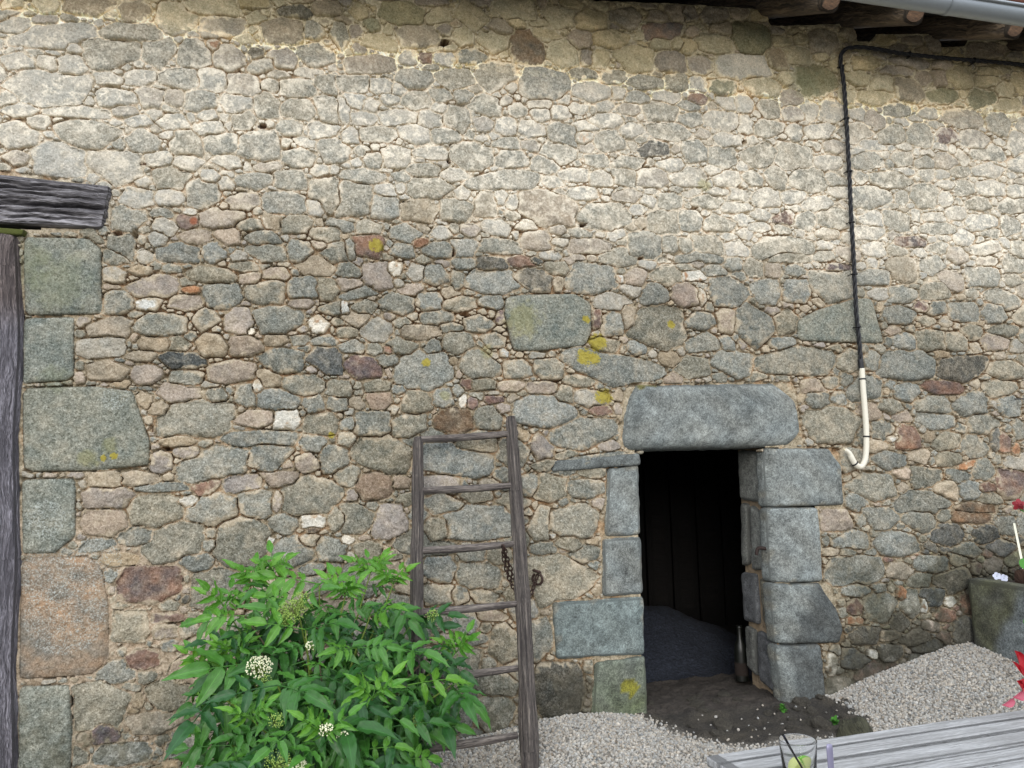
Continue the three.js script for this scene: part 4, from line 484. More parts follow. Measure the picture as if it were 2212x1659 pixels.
  const heap = mesh('gravel_heap', h, std({ map: rep(gravelTex, 3, 2), color: srgb(92, 104, 132), bumpMap: gravelTex, bumpScale: 0.02 })); heap.position.set(2.15, 0.15, -1.35); tag(heap, 'bluish heap of fine gravel lying in the dark inside the doorway', 'gravel heap');
  // mossy rock beside the doorstep and two flat stones in the earth
  const rock = (px, py, w, hh, d, col, label, seed) => { const p = onY(px, py, 0.24), R = rngOf(seed); const g2 = new THREE.IcosahedronGeometry(1, 4), q = g2.attributes.position; for (let i = 0; i < q.count; i++) { const v = V(q.getX(i), q.getY(i), q.getZ(i)), s = 1 + 0.3 * n3(v.x * 1.6 + seed, v.y * 1.6, v.z * 1.6) + 0.1 * n3(v.x * 5, v.y * 5, v.z * 5 + seed); q.setXYZ(i, v.x * w * s, v.y * hh * s, v.z * d * s); } const gg = mergeVertices((g2.deleteAttribute('normal'), g2.deleteAttribute('uv'), g2)); const uvs = new Float32Array(gg.attributes.position.count * 2); for (let i = 0; i < uvs.length / 2; i++) { uvs[2 * i] = gg.attributes.position.getX(i) * 2; uvs[2 * i + 1] = (gg.attributes.position.getY(i) + gg.attributes.position.getZ(i)) * 2; } gg.setAttribute('uv', new THREE.BufferAttribute(uvs, 2)); gg.computeVertexNormals();
    const m = mesh('rock', gg, std({ color: col, map: rep(graniteTex, 2, 2), bumpMap: rep(reliefTex, 2, 2), bumpScale: 0.02 })); m.position.set(p.x, groundY(p.x, p.z) + hh * 0.25, p.z); return tag(m, label, 'rock'); };
  rock(1848, 1572, 0.085, 0.075, 0.07, srgb(128, 124, 98), 'dark mossy rock at the right edge of the doorstep earth', 3);
  // broken stones trodden into the earth of the doorstep
  { const R = rngOf(606), earth = scene.children.find((o) => o.name === 'doorstep_earth'), em = std({ color: srgb(150, 138, 124), map: rep(graniteTex, 2, 2), bumpMap: rep(reliefTex, 2, 2), bumpScale: 0.015 });
    for (let i = 0; i < 46; i++) { const x = 1.62 + 1.15 * R(), z = -0.25 + 0.62 * R(), w = 0.012 + 0.05 * R() * R(); if (soil(x, Math.max(z, 0)) < 0.6 || (z < 0.02 && x > 2.28)) continue; const g2 = new THREE.DodecahedronGeometry(1, 1), q = g2.attributes.position; for (let k = 0; k < q.count; k++) { const a = q.getX(k), b = q.getY(k), c = q.getZ(k), e = 1 + 0.4 * n3(a * 1.5 + i, b * 1.5, c * 1.5); q.setXYZ(k, a * w * e * 1.2, b * w * 0.6 * e, c * w * e); } g2.computeVertexNormals(); const m = mesh('stone', g2, em, earth); m.position.set(x, groundY(x, Math.max(z, 0)) + soilLift(x, z), z); m.rotation.set(0.4 * R(), R() * 6, 0.4 * R()); } }
  // little weeds in the earth
  const weedGeo = () => { const gs = []; for (let i = 0; i < 16; i++) { const a = r() * 6.3, l = 0.018 + 0.02 * r(), g3 = new THREE.CircleGeometry(0.011, 7); g3.scale(1, 1.7, 1); g3.translate(0, 0.014, 0); g3.rotateX(-0.5 - r() * 0.9); g3.translate(0, 0.004 + 0.02 * r(), l * 0.3); g3.rotateY(a); gs.push(g3); } return mergeGeometries(gs); };
  for (const [px, py, lab] of [[1690, 1516, 'tiny green weed growing at the foot of the right jamb'], [1802, 1540, 'tiny green weed beside the mossy rock']]) { const p = onY(px, py, 0.26), t = thing('weed', lab, 'weed', [p.x, groundY(p.x, p.z) + 0.012, p.z]); mesh('leaves', weedGeo(), std({ color: srgb(70, 130, 42), side: THREE.DoubleSide }), t); }
}

// ---------------------------------------------------------------- ladder leaning on the wall
const ladderWood = timberMat(41, [48, 44, 45], [168, 158, 148], 0.9, 2.2, 3, 0.012), rungWood = timberMat(47, [56, 51, 50], [150, 142, 134], 1.0, 1.3, 1, 0.003);
const ladA = 0.25, onL = (px, py) => { const d = ray(px, py), C = camera.position, t = (0.06 + ladA * (1.7 - C.y) - C.z) / (d.z + ladA * d.y); return C.clone().addScaledVector(d, t); };
{
  const lad = thing('ladder', 'old weathered wooden ladder with six rungs leaning on the stone wall', 'ladder');
  const foot = (p, q) => { const d = q.clone().sub(p).normalize(); return p.clone().addScaledVector(d, (p.y - groundY(p.x, 0.4) + 0.01) / -d.y); };
  const stile = (a, m, b, w, sd) => { const f = foot(a, b); return barGeo([a, m, b, f], (t, k) => (w * (0.80 + 0.36 * t)) * (1 + 0.2 * n3(t * 9, Math.cos(k) * 1.2 + sd, Math.sin(k) * 1.2) + 0.05 * n3(t * 40, Math.cos(k) * 2, sd)) * (t < 0.012 ? 0.8 : 1), { n: 120, m: 20, u0: sd * 0.37, v0: sd * 0.3, vw: 0.4 }); };
  mesh('stile', stile(onL(903, 946), onL(901, 1250), onL(898, 1659), 0.031, 1), ladderWood, lad);
  mesh('stile', stile(onL(1103, 901), onL(1126, 1240), onL(1145, 1659), 0.034, 2), ladderWood, lad);
  for (const [l, rr] of [[950, 935], [1060, 1048], [1190, 1174], [1323, 1304], [1468, 1443], [1620, 1588]]) { const a = onL(900, l), b = onL(1118, rr + 0), g = barGeo([a, a.clone().lerp(b, 0.5).add(V(0, -0.004, 0)), b], (t, k) => 0.0165 * (1 + 0.1 * n3(t * 5, l, Math.cos(k)) ) * (0.82 + 0.36 * Math.sin(Math.PI * clamp(t, 0.05, 0.95)) * 0.5 + 0.12 * (1 - t)), { n: 30, m: 12, u0: l * 0.01, vw: 0.12 }); mesh('rung', g, rungWood, lad); }
}
// rusty chain from the third rung to an iron ring in the wall
{
  const iron = std({ color: srgb(62, 46, 40), metalness: 0.35, roughness: 0.75 }), f = at([825, 1235]);
  const linkCurve = new (class extends THREE.Curve { getPoint(t, v = V(0, 0, 0)) { const a = t * 2 * Math.PI; return v.set(0.0085 * Math.cos(a), 0.0165 * Math.sign(Math.sin(a)) * Math.pow(Math.abs(Math.sin(a)), 0.8), 0); } })();
  const link = new THREE.TubeGeometry(linkCurve, 20, 0.0032, 6, true), ch = thing('chain', 'rusty iron chain hanging from the third ladder rung', 'chain');
  const top = onL(...f(1040, 262));
  for (const [s, mid] of [[0, [[1050, 330], [1078, 440], [1112, 520], [1150, 572]]], [1, [[1072, 340], [1100, 420], [1122, 480], [1160, 545]]]]) {
    const c = new THREE.CatmullRomCurve3([top.clone().add(V(0.006 * s, 0, 0.016)), ...mid.map((q, i) => onZ(...f(...q), lerp(top.z, 0.09, (i + 1) / 4))), onZ(...f(1215, 560), 0.06), onZ(...f(1258, 452), 0.035)]);
    const L = c.getLength(), n = Math.round(L / 0.0255); for (let i = 0; i <= n; i++) { const m = mesh('link', link, iron, ch); m.position.copy(c.getPointAt(i / n)); const t = c.getTangentAt(i / n); m.quaternion.setFromUnitVectors(V(0, 1, 0), t); m.rotateY((i % 2) * Math.PI / 2 + 0.5); }
  }
  const ring = thing('iron_ring', 'bent iron ring fixed in the wall right of the ladder', 'ring'), p = onZ(...f(1258, 450), 0.03);
  const m = mesh('ring', new THREE.TorusGeometry(0.026, 0.006, 10, 28, 5.2), iron, ring); m.position.copy(p).add(V(0, -0.008, 0.012)); m.rotation.set(0.1, -0.7, 2.2);
  mesh('staple', barGeo([p.clone().add(V(-0.008, 0.028, -0.05)), p.clone().add(V(-0.006, 0.03, 0.016)), p.clone().add(V(0.01, 0.024, 0.02)), p.clone().add(V(0.012, 0.02, -0.05))], () => 0.007, { n: 16, m: 8 }), iron, ring);
}

// ---------------------------------------------------------------- twisted cable and its white conduit
{
  const black = std({ color: srgb(20, 22, 27), roughness: 0.55 }), f = at([1650, 0]), f2 = at([1650, 615]);
  const pts = [[2330, 425], [2203, 412], [2000, 392], [1700, 368], [1400, 335], [1250, 308], [1130, 300], [1065, 318], [1042, 370], [1052, 450], [1064, 540], [1074, 680], [1084, 850], [1092, 1000], [1100, 1150], [1106, 1300], [1114, 1450], [1124, 1620]].map((p) => onZ(...f(...p), 0.04)).concat([[1132, 200], [1142, 380], [1156, 520], [1168, 660], [1172, 740]].map((p) => onZ(...f2(...p), 0.042)));
  const path = new THREE.CatmullRomCurve3(pts), cab = thing('twisted_cable', 'black twisted power cable crossing under the eave and down the wall', 'cable'), fr = path.computeFrenetFrames(420, false), L = path.getLength();
  for (let s = 0; s < 3; s++) { const q = []; for (let i = 0; i <= 420; i++) { const c = path.getPointAt(i / 420), a = s * 2.094 + (i / 420) * L / 0.16 * 2 * Math.PI; q.push(c.addScaledVector(fr.normals[i], Math.cos(a) * 0.0068).addScaledVector(fr.binormals[i], Math.sin(a) * 0.0068)); } mesh('strand', new THREE.TubeGeometry(new THREE.CatmullRomCurve3(q), 640, 0.0064, 7), black, cab); }
  for (const t of [0.16, 0.3, 0.47, 0.565, 0.66, 0.75, 0.84, 0.93]) { const c = path.getPointAt(t), d = path.getTangentAt(t), m = mesh('clip', new THREE.TorusGeometry(0.0145, 0.004, 8, 18), black, cab); m.position.copy(c); m.quaternion.setFromUnitVectors(V(0, 0, 1), d); const nail = mesh('nail', new THREE.CylinderGeometry(0.003, 0.003, 0.05, 8), black, cab); nail.position.copy(c).add(V(d.y < -0.5 ? -0.014 : 0, d.y < -0.5 ? 0 : -0.014, -0.022)); nail.rotation.x = Math.PI / 2; }
  const end = path.getPointAt(1), sl = mesh('sleeve', barGeo([end.clone().add(V(-0.001, 0.055, 0)), end.clone().add(V(0.002, -0.012, 0))], () => 0.0145, { n: 4, m: 16 }), black, cab);
  const pw = std({ color: srgb(216, 212, 196), roughness: 0.45 }), cp = [[1176, 738], [1184, 860], [1194, 980], [1203, 1100], [1205, 1200], [1203, 1270], [1193, 1325], [1168, 1360], [1138, 1345], [1116, 1312], [1098, 1275], [1070, 1250]].map((p) => onZ(...f2(...p), 0.044));
  const con = thing('conduit', 'white plastic conduit hooked at its lower end below the black cable', 'conduit'), cc = new THREE.CatmullRomCurve3(cp);
  const tube = mesh('tube', barGeo(null, (t) => 0.0152 * (t > 0.93 ? 0.92 - (t - 0.93) * 3 : 1), { curve: cc, n: 120, m: 18 }), pw, con);
  for (const t of [0.085, 0.545, 0.86]) { const m = mesh('cable_tie', new THREE.TorusGeometry(0.0158, 0.0028, 8, 24), black, con); m.position.copy(cc.getPointAt(t)); m.quaternion.setFromUnitVectors(V(0, 0, 1), cc.getTangentAt(t)); m.scale.z = 1.6; }
  const e = cp[cp.length - 1]; for (const [dx, dy] of [[-0.012, 0.006], [-0.010, -0.003]]) mesh('wire_end', barGeo([e, e.clone().add(V(dx * 0.6, dy * 0.6, 0.002)), e.clone().add(V(dx, dy, 0.004))], () => 0.0035, { n: 6, m: 8 }), std({ color: srgb(214, 204, 176) }), con);
  const w0 = onZ(2192, 862, 0.03); tag(mesh('wire_stub', barGeo([w0, w0.clone().add(V(0.1, 0.001, 0.01)), w0.clone().add(V(0.35, 0.01, 0.02))], () => 0.004, { n: 10, m: 8 }), black), 'short black wire sticking out at the right end of the wall', 'wire');
}

// ---------------------------------------------------------------- stone trough with plants at the right
{
  const XT = 3.505, tr = thing('stone_trough', 'mossy grey stone trough standing against the wall', 'trough'), c0 = 0.80, y0 = 0.3;
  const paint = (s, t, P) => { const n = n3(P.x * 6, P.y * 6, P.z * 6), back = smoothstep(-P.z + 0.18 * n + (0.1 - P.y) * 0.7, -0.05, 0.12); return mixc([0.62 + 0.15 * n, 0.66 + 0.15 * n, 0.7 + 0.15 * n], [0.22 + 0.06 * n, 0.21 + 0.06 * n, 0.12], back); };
  const side = (x, w, nm) => { const g = blockGeo(V(0, c0, 0), V(0.95, c0, 0), V(0.95, y0, 0), V(0, y0, 0), V(0, 0, 1), w, 0.015, 61, { amp: 0.006, freq: 8, cell: 0.025 }); g.rotateY(-Math.PI / 2); g.translate(x, 0, 0.04); return g; };
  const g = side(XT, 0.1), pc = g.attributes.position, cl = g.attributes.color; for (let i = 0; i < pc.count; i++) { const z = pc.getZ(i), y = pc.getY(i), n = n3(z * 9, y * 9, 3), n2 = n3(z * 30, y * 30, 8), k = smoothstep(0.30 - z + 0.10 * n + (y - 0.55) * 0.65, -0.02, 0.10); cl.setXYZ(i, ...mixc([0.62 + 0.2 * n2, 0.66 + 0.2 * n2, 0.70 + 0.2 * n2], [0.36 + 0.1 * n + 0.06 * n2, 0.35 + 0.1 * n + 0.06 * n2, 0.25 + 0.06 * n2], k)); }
  mesh('side_slab', g, graniteMat, tr);
  mesh('front_slab', blockGeo(V(XT + 0.1, c0, 0.99), V(XT + 1.2, c0, 0.99), V(XT + 1.2, y0, 0.99), V(XT + 0.1, y0, 0.99), V(0, 0, 1), 0.1, 0.015, 62, { amp: 0.006, paint: () => [0.6, 0.63, 0.66] }), graniteMat, tr);
  const so = new THREE.PlaneGeometry(1.1, 0.86, 40, 30); so.rotateX(-Math.PI / 2); const sp = so.attributes.position; for (let i = 0; i < sp.count; i++) sp.setY(i, 0.015 * n3(sp.getX(i) * 14, sp.getZ(i) * 14, 2)); so.translate(XT + 0.64, c0 - 0.03, 0.48); so.computeVertexNormals(); mesh('soil', so, std({ color: srgb(58, 48, 40), bumpMap: rep(reliefTex, 4, 4), bumpScale: 0.02 }), tr);
  const lg = onX(2200, 1256, XT + 0.14); tag(mesh('bark_log', barGeo([V(XT + 0.13, c0 + 0.015, 0.27), V(XT + 0.4, c0 + 0.03, 0.30), V(XT + 0.8, c0 + 0.03, 0.26)], (t, k) => 0.05 * (1 + 0.18 * n3(t * 8, Math.cos(k) * 2, Math.sin(k) * 2)), { n: 40, m: 16 }), std({ color: srgb(92, 68, 56), bumpMap: rep(reliefTex, 2, 6), bumpScale: 0.02 })), 'piece of brown bark lying on the trough', 'bark');
  const pan = thing('pansy', 'small white and blue pansy in the trough corner', 'flower', [XT + 0.10, c0 - 0.01, 0.13]); for (const [dx, dy, dz] of [[-0.015, 0.03, 0.03], [0.01, 0.02, 0.05]]) { const gs = []; for (let i = 0; i < 5; i++) { const p = new THREE.CircleGeometry(0.010, 10); p.translate(0, 0.011, 0); p.rotateZ(i * 1.257); p.rotateX(-0.1 * (i % 2)); gs.push(p); } const b = mesh('blossom', mergeGeometries(gs), std({ color: srgb(206, 212, 232), side: THREE.DoubleSide }), pan); b.position.set(dx, dy, dz); b.rotation.set(-0.3, -0.9, 0); mesh('stem', barGeo([V(dx, dy, dz), V(dx + 0.004, -0.02, dz)], () => 0.0015, { n: 3, m: 6 }), std({ color: srgb(70, 110, 50) }), pan); }
  // geranium reaching out of the trough, with its white plant label
  const ger = thing('geranium', 'red geranium growing in the trough at the right edge', 'plant', [4.0, c0 - 0.02, 0.3]), green = std({ color: srgb(70, 128, 52), side: THREE.DoubleSide }), red = std({ color: srgb(140, 36, 46), side: THREE.DoubleSide, roughness: 0.6 });
  const R = rngOf(31), petal = () => { const p = new THREE.CircleGeometry(0.017, 10); p.scale(0.8, 1.1, 1); p.translate(0, 0.016, 0); return p; };
  const head = (px, py, z, n) => { const q = onZ(px, py, z).sub(ger.position); const gs = []; for (let i = 0; i < n; i++) { const c = V(R() - 0.5, R() - 0.3, R() - 0.3).multiplyScalar(0.07); for (let k = 0; k < 5; k++) { const p = petal(); p.rotateX(-0.4); p.rotateZ(k * 1.257); p.rotateY((R() - 0.5) * 1.4 - 0.4); p.translate(c.x, c.y, c.z); gs.push(p); } } const m = mesh('flower_head', mergeGeometries(gs), red, ger); m.position.copy(q); mesh('stem', barGeo([V(0.05 * R(), 0, 0), q.clone().multiplyScalar(0.5).add(V(0.05, 0.02, 0.02)), q], () => 0.003, { n: 12, m: 6 }), green, ger); };
  head(2222, 1088, 0.3, 3); head(2204, 1100, 0.32, 2); head(2270, 1060, 0.25, 7);
  for (const [px, py, z, s] of [[2214, 1218, 0.35, 0.03], [2230, 1180, 0.25, 0.04], [2250, 1240, 0.4, 0.045], [2218, 1345, 0.62, 0.02], [2262, 1200, 0.3, 0.04]]) { const q = onZ(px, py, z).sub(ger.position), l = mesh('leaf', new THREE.CircleGeometry(s, 14), green, ger); l.position.copy(q); l.rotation.set(-0.5 + R() * 0.4, R() * 0.6 - 0.3, R()); mesh('stem', barGeo([V(0.02, 0, 0), q.clone().multiplyScalar(0.5).add(V(0.02, 0, 0)), q], () => 0.002, { n: 8, m: 6 }), green, ger); }
  const t0 = onZ(2191, 1130, 0.25), t1 = onZ(2207, 1188, 0.27); tag(mesh('plant_label', blockGeo(t0.clone().add(V(-0.008, 0, 0)), t0.clone().add(V(0.006, 0, 0)), t1.clone().add(V(0.012, -0.2, 0.01)), t1.clone().add(V(-0.006, -0.2, 0.01)), V(0, 0, 1), 0.002, 0.001, 3, { amp: 0, cell: 0.02 }), std({ color: srgb(226, 226, 206) })), 'white plastic plant label stuck in the trough', 'plant label');
  // dark bottle standing inside the doorway
  const b = onX(1592, 1468, 2.28), bot = thing('bottle', 'dark glass bottle standing inside the doorway by the right reveal', 'bottle', [2.335, groundY(2.27, 0) + 0.03, -0.40]);
  mesh('glass', new THREE.LatheGeometry([[0, 0], [0.034, 0], [0.037, 0.006], [0.037, 0.16], [0.030, 0.2], [0.015, 0.235], [0.013, 0.29], [0.016, 0.292], [0.016, 0.305], [0, 0.305]].map(([x, y]) => new THREE.Vector2(x, y)), 28), new THREE.MeshPhysicalMaterial({ color: srgb(20, 22, 18), roughness: 0.4 }), bot);
  mesh('label', new THREE.CylinderGeometry(0.0376, 0.0376, 0.07, 28, 1, true).translate(0, 0.07, 0), std({ color: srgb(36, 27, 21), side: THREE.DoubleSide }), bot);
}

// ---------------------------------------------------------------- elder bush
{
  const R = rngOf(2020), bush = thing('elder_bush', 'leafy green elder bush with cream flower heads before the wall', 'bush', [onZ(690, 1659, 0.5).x, groundY(0, 0.5) - 0.03, 0.5]);
  // one leaflet: pointed, folded along the midrib, edge slightly toothed
  function leaflet(l, w, droop, fold) {
    const N = 9, pos = [], uv = [], idx = [];
    for (let i = 0; i <= N; i++) { const t = i / N, ww = w * Math.pow(Math.sin(Math.PI * Math.pow(t, 0.72)), 0.9) * (1 - 0.25 * t) * (i === N ? 0 : 1) * (1 + (i % 2 ? 0.07 : -0.03)), y = t * l, z = -droop * t * t * l;
      for (const s of [-1, -0.5, 0, 0.5, 1]) { pos.push(s * ww, y, z + fold * Math.abs(s) * ww - 0.004 * Math.cos(t * 20) * Math.abs(s) * (w / 0.02)); uv.push(s * 0.5 + 0.5, t); } }
    for (let i = 0; i < N; i++) for (let k = 0; k < 4; k++) { const a = i * 5 + k; idx.push(a, a + 1, a + 6, a, a + 6, a + 5); }
    const g = new THREE.BufferGeometry(); g.setAttribute('position', new THREE.Float32BufferAttribute(pos, 3)); g.setAttribute('uv', new THREE.Float32BufferAttribute(uv, 2)); g.setIndex(idx); g.computeVertexNormals(); return g;
  }
  // a compound leaf of five or seven leaflets along y, its upper side towards +z
  function leafGeo(pairs, size, seed) {
    const r = rngOf(seed), gs = [], L = 0.15 * size; const put = (y, a, l, w) => { const g = leaflet(l, w, 0.15 + 0.45 * r(), 0.25 + 0.3 * r()); g.rotateX((r() - 0.75) * 0.5); g.rotateY((r() - 0.5) * 0.5); g.rotateZ(a); g.translate(0, y, -0.25 * y * y / L * 0.5); gs.push(g); };
    for (let i = 0; i < pairs; i++) { const y = L * (0.38 + 0.62 * i / pairs), l = (0.085 + 0.02 * r()) * size * (0.85 + 0.12 * i); for (const s of [-1, 1]) put(y, s * (1.15 - 0.14 * i + 0.2 * r()), l, l * 0.19); }
    put(L, (r() - 0.5) * 0.2, 0.11 * size, 0.022 * size);
    const st = barGeo([V(0, 0, 0), V(0, L * 0.5, -0.03 * L), V(0, L, -0.12 * L)], (t) => 0.0022 * size * (1.2 - 0.5 * t), { n: 6, m: 5 }); gs.push(st); return mergeGeometries(gs.map((g) => { const q = g.index ? g.toNonIndexed() : g; return q; }));
  }
  const leafTex = tex(128, 256, (i, j) => { const u = Math.abs(i / 127 - 0.5) * 2, t = j / 255, v = Math.abs(((t * 9 + u * 2.6) % 1) - 0.5) * 2; const k = (u < 0.06 ? 40 : 0) + (v > 0.86 ? 18 : 0) + (NB[j * NT + i] - 0.5) * 34; return [205 + k, 212 + k, 196 + k]; });
  const mat = (r, g, b, tr) => new THREE.MeshPhysicalMaterial({ color: new THREE.Color().setRGB(r, g, b), map: leafTex, roughness: 0.42, specularIntensity: 0.7, transmission: tr, thickness: 0, side: THREE.DoubleSide });
  const dark = [mat(0.028, 0.125, 0.026, 0.16), mat(0.036, 0.15, 0.028, 0.18), mat(0.046, 0.18, 0.028, 0.2), mat(0.030, 0.125, 0.036, 0.16)], mid = [mat(0.075, 0.25, 0.042, 0.28), mat(0.10, 0.30, 0.048, 0.28)], bright = [mat(0.15, 0.40, 0.045, 0.34), mat(0.20, 0.48, 0.05, 0.34), mat(0.12, 0.36, 0.04, 0.32)];
  const big = [1, 2, 3, 4, 5, 6].map((s) => leafGeo(s % 3 ? 2 : 3, 0.74 + 0.07 * s, 50 + s)), small = [1, 2, 3].map((s) => leafGeo(2, 0.52 + 0.06 * s, 80 + s));
  const stemMat = std({ color: srgb(108, 128, 52), roughness: 0.7 }), barkMat = std({ color: srgb(110, 100, 80), bumpMap: rep(reliefTex, 4, 4), bumpScale: 0.004 });
  const root = bush.position; const local = (p) => p.clone().sub(root);
  // shoot tips: where they reach, and how far from the wall
  const tips = [[592, 1240, 0.42, 1], [800, 1238, 0.40, 1], [690, 1262, 0.52, 0], [545, 1262, 0.46, 1], [486, 1312, 0.50, 1], [640, 1300, 0.62, 0], [745, 1290, 0.62, 1], [850, 1262, 0.45, 1], [905, 1330, 0.50, 0], [960, 1385, 0.52, 0], [985, 1410, 0.5, 1], [975, 1480, 0.58, 0], [445, 1445, 0.56, 1], [470, 1500, 0.68, 0], [470, 1580, 0.62, 0], [560, 1400, 0.66, 0], [500, 1420, 0.62, 1], [600, 1480, 0.85, 0], [690, 1430, 0.80, 0], [770, 1400, 0.78, 0], [840, 1400, 0.66, 0], [880, 1480, 0.68, 0], [905, 1560, 0.62, 0], [805, 1510, 0.90, 1], [725, 1510, 0.88, 0], [545, 1555, 0.90, 1], [640, 1570, 0.95, 0], [700, 1590, 1.0, 1], [530, 1640, 0.8, 0], [590, 1650, 0.98, 0], [780, 1620, 0.95, 0], [860, 1640, 0.78, 0], [500, 1610, 0.7, 0], [845, 1570, 0.82, 0], [660, 1360, 0.70, 0], [800, 1330, 0.6, 0], [530, 1330, 0.58, 0], [730, 1660, 1.0, 0]];
  const up = V(0, 1, 0), q = new THREE.Quaternion(), nrm = V(0, 0, 0), side = V(0, 0, 0), M4 = new THREE.Matrix4();
  const later = [];
  function setLeaf(geo, m, p, dir, face, scale) { const l = new THREE.Mesh(geo, m); l.castShadow = l.receiveShadow = true; later.push(l); nrm.copy(face).addScaledVector(dir, -face.dot(dir)).normalize(); side.crossVectors(dir, nrm).normalize(); M4.makeBasis(side, dir, nrm); l.quaternion.setFromRotationMatrix(M4); l.position.copy(p); l.scale.setScalar(scale); return l; }
  const mid0 = V(0, 0.62, 0.15);
  let count = 0;
  tips.forEach(([px, py, z, fresh], n) => {
    const tip = local(onZ(px, py, z)), a = V((R() - 0.5) * 0.14, 0, (R() - 0.5) * 0.12), m = V(lerp(a.x, tip.x, 0.5) * 0.8, tip.y * 0.55 + 0.03, lerp(a.z, tip.z, 0.45)), c = new THREE.CatmullRomCurve3([a, m, tip]);
    mesh('stem', barGeo(null, (t) => 0.0085 * (1 - 0.72 * t), { curve: c, n: 16, m: 7 }), fresh ? stemMat : n % 3 ? stemMat : barkMat, bush);
    const len = c.getLength(), nodes = Math.max(2, Math.round(len * 0.70 / 0.06));
    for (let k = 0; k < nodes; k++) {
      const t = 1 - k * (0.72 / nodes), p = c.getPointAt(t), tan = c.getTangentAt(t), out = p.clone().sub(mid0).setY((p.y - 0.5) * 0.4).normalize();
      if (fresh && k === 0) { // rosette of young leaves
        for (let i = 0; i < 7; i++) { const az = i * 0.9 + n, d = V(Math.cos(az) * 0.75, 0.55 + 0.35 * R(), Math.sin(az) * 0.75 + 0.15).normalize(); setLeaf(small[i % 3], bright[(i + n) % 3], p, d, V(0, 0.8, 0.9), 0.72 + 0.3 * R()); } continue; }
      for (const s of [-1, 1]) { if (!fresh && k > 2 && R() < 0.25) continue; const az = n * 1.3 + k * 1.57 + (s > 0 ? Math.PI : 0) + R() * 0.5, d = V(Math.cos(az), 0.15 - 0.85 * R() * (k ? 1 : 0.4) - (k > 1 ? 0.25 : 0), Math.sin(az) * 0.7 + 0.22).addScaledVector(out, 0.5).normalize();
        const young = fresh && k < 2 || (!fresh && k === 0 && R() < 0.3) || (p.y > 0.78 && R() < 0.6), mm = young ? (k ? mid : bright)[Math.floor(R() * (k ? 2 : 3))] : R() < 0.5 ? mid[Math.floor(R() * 2)] : dark[Math.floor(R() * 4)];
        setLeaf(big[Math.floor(R() * 6)], mm, p, d, V(0.1 * (R() - 0.5), 0.75, 0.8), (young ? 0.85 : 1.0) * (0.62 + 0.55 * R())); count++; }
    }
  });
  // the leaves nearest to the eye are parts of their own, the inner mass is one
  later.sort((a, b) => b.position.z - a.position.z);
  const inner = new Map(); later.forEach((l, i) => { if (i < 300) { l.name = numbered('leaf'); bush.add(l); } else { l.updateMatrix(); const g = l.geometry.clone().applyMatrix4(l.matrix); const k = l.material; if (!inner.has(k)) inner.set(k, []); inner.get(k).push(g); } });
  for (const [m, gs] of inner) { const o = mesh('inner_leaves', mergeGeometries(gs), m, bush); o.userData.kind = 'stuff'; }
  // flower heads: flat umbels of tiny cream flowers or green buds
  const umbel = (px, py, z, w, n, open) => {
    const c = local(onZ(px, py, z)), dots = [], rays = []; const dot = new THREE.IcosahedronGeometry(open ? 0.0024 : 0.0018, 0), star = new THREE.CircleGeometry(0.0032, 5);
    for (let i = 0; i < n; i++) { const a = R() * 6.283, d = Math.sqrt(R()) * w, x = Math.cos(a) * d, y = Math.sin(a) * d * 0.8, zz = 0.012 * (R() - 0.5) + 0.03 * (1 - (d / w) ** 2); const g = open && i % 2 ? star.clone() : dot.clone(); if (open && i % 2) { g.rotateX((R() - 0.5) * 1.6); g.rotateY((R() - 0.5) * 1.6); } const gg = g.index ? g.toNonIndexed() : g; gg.translate(x, y, zz); dots.push(gg); if (i % 4 === 0) rays.push(barGeo([V(0, -0.01, -0.05), V(x * 0.5, y * 0.5 - 0.004, -0.012), V(x, y, zz)], () => 0.0008, { n: 4, m: 4 })); }
    const h = new THREE.Group(); h.name = numbered('flower_head'); bush.add(h); h.position.copy(c); h.rotation.set(-0.55 + R() * 0.3, (R() - 0.5) * 0.7, 0);
    mesh(open ? 'florets' : 'buds', mergeGeometries(dots), std({ color: open ? srgb(222, 222, 190) : srgb(150, 178, 88), side: THREE.DoubleSide, roughness: 0.8 }), h); mesh('stalks', mergeGeometries(rays), std({ color: srgb(140, 160, 80) }), h);
  };
  umbel(560, 1440, 0.76, 0.048, 190, true); umbel(571, 1472, 0.78, 0.03, 60, false); umbel(703, 1575, 1.03, 0.026, 44, true); umbel(742, 1590, 1.0, 0.022, 36, true); umbel(642, 1655, 1.03, 0.03, 80, true); umbel(600, 1645, 1.03, 0.045, 160, false);
  umbel(632, 1318, 0.66, 0.055, 200, false); umbel(655, 1300, 0.66, 0.05, 170, false); umbel(620, 1338, 0.68, 0.035, 100, false); umbel(935, 1330, 0.54, 0.03, 90, false); umbel(598, 1555, 0.96, 0.03, 90, false); umbel(672, 1395, 0.76, 0.02, 40, true); umbel(895, 1560, 0.7, 0.03, 60, false);
}

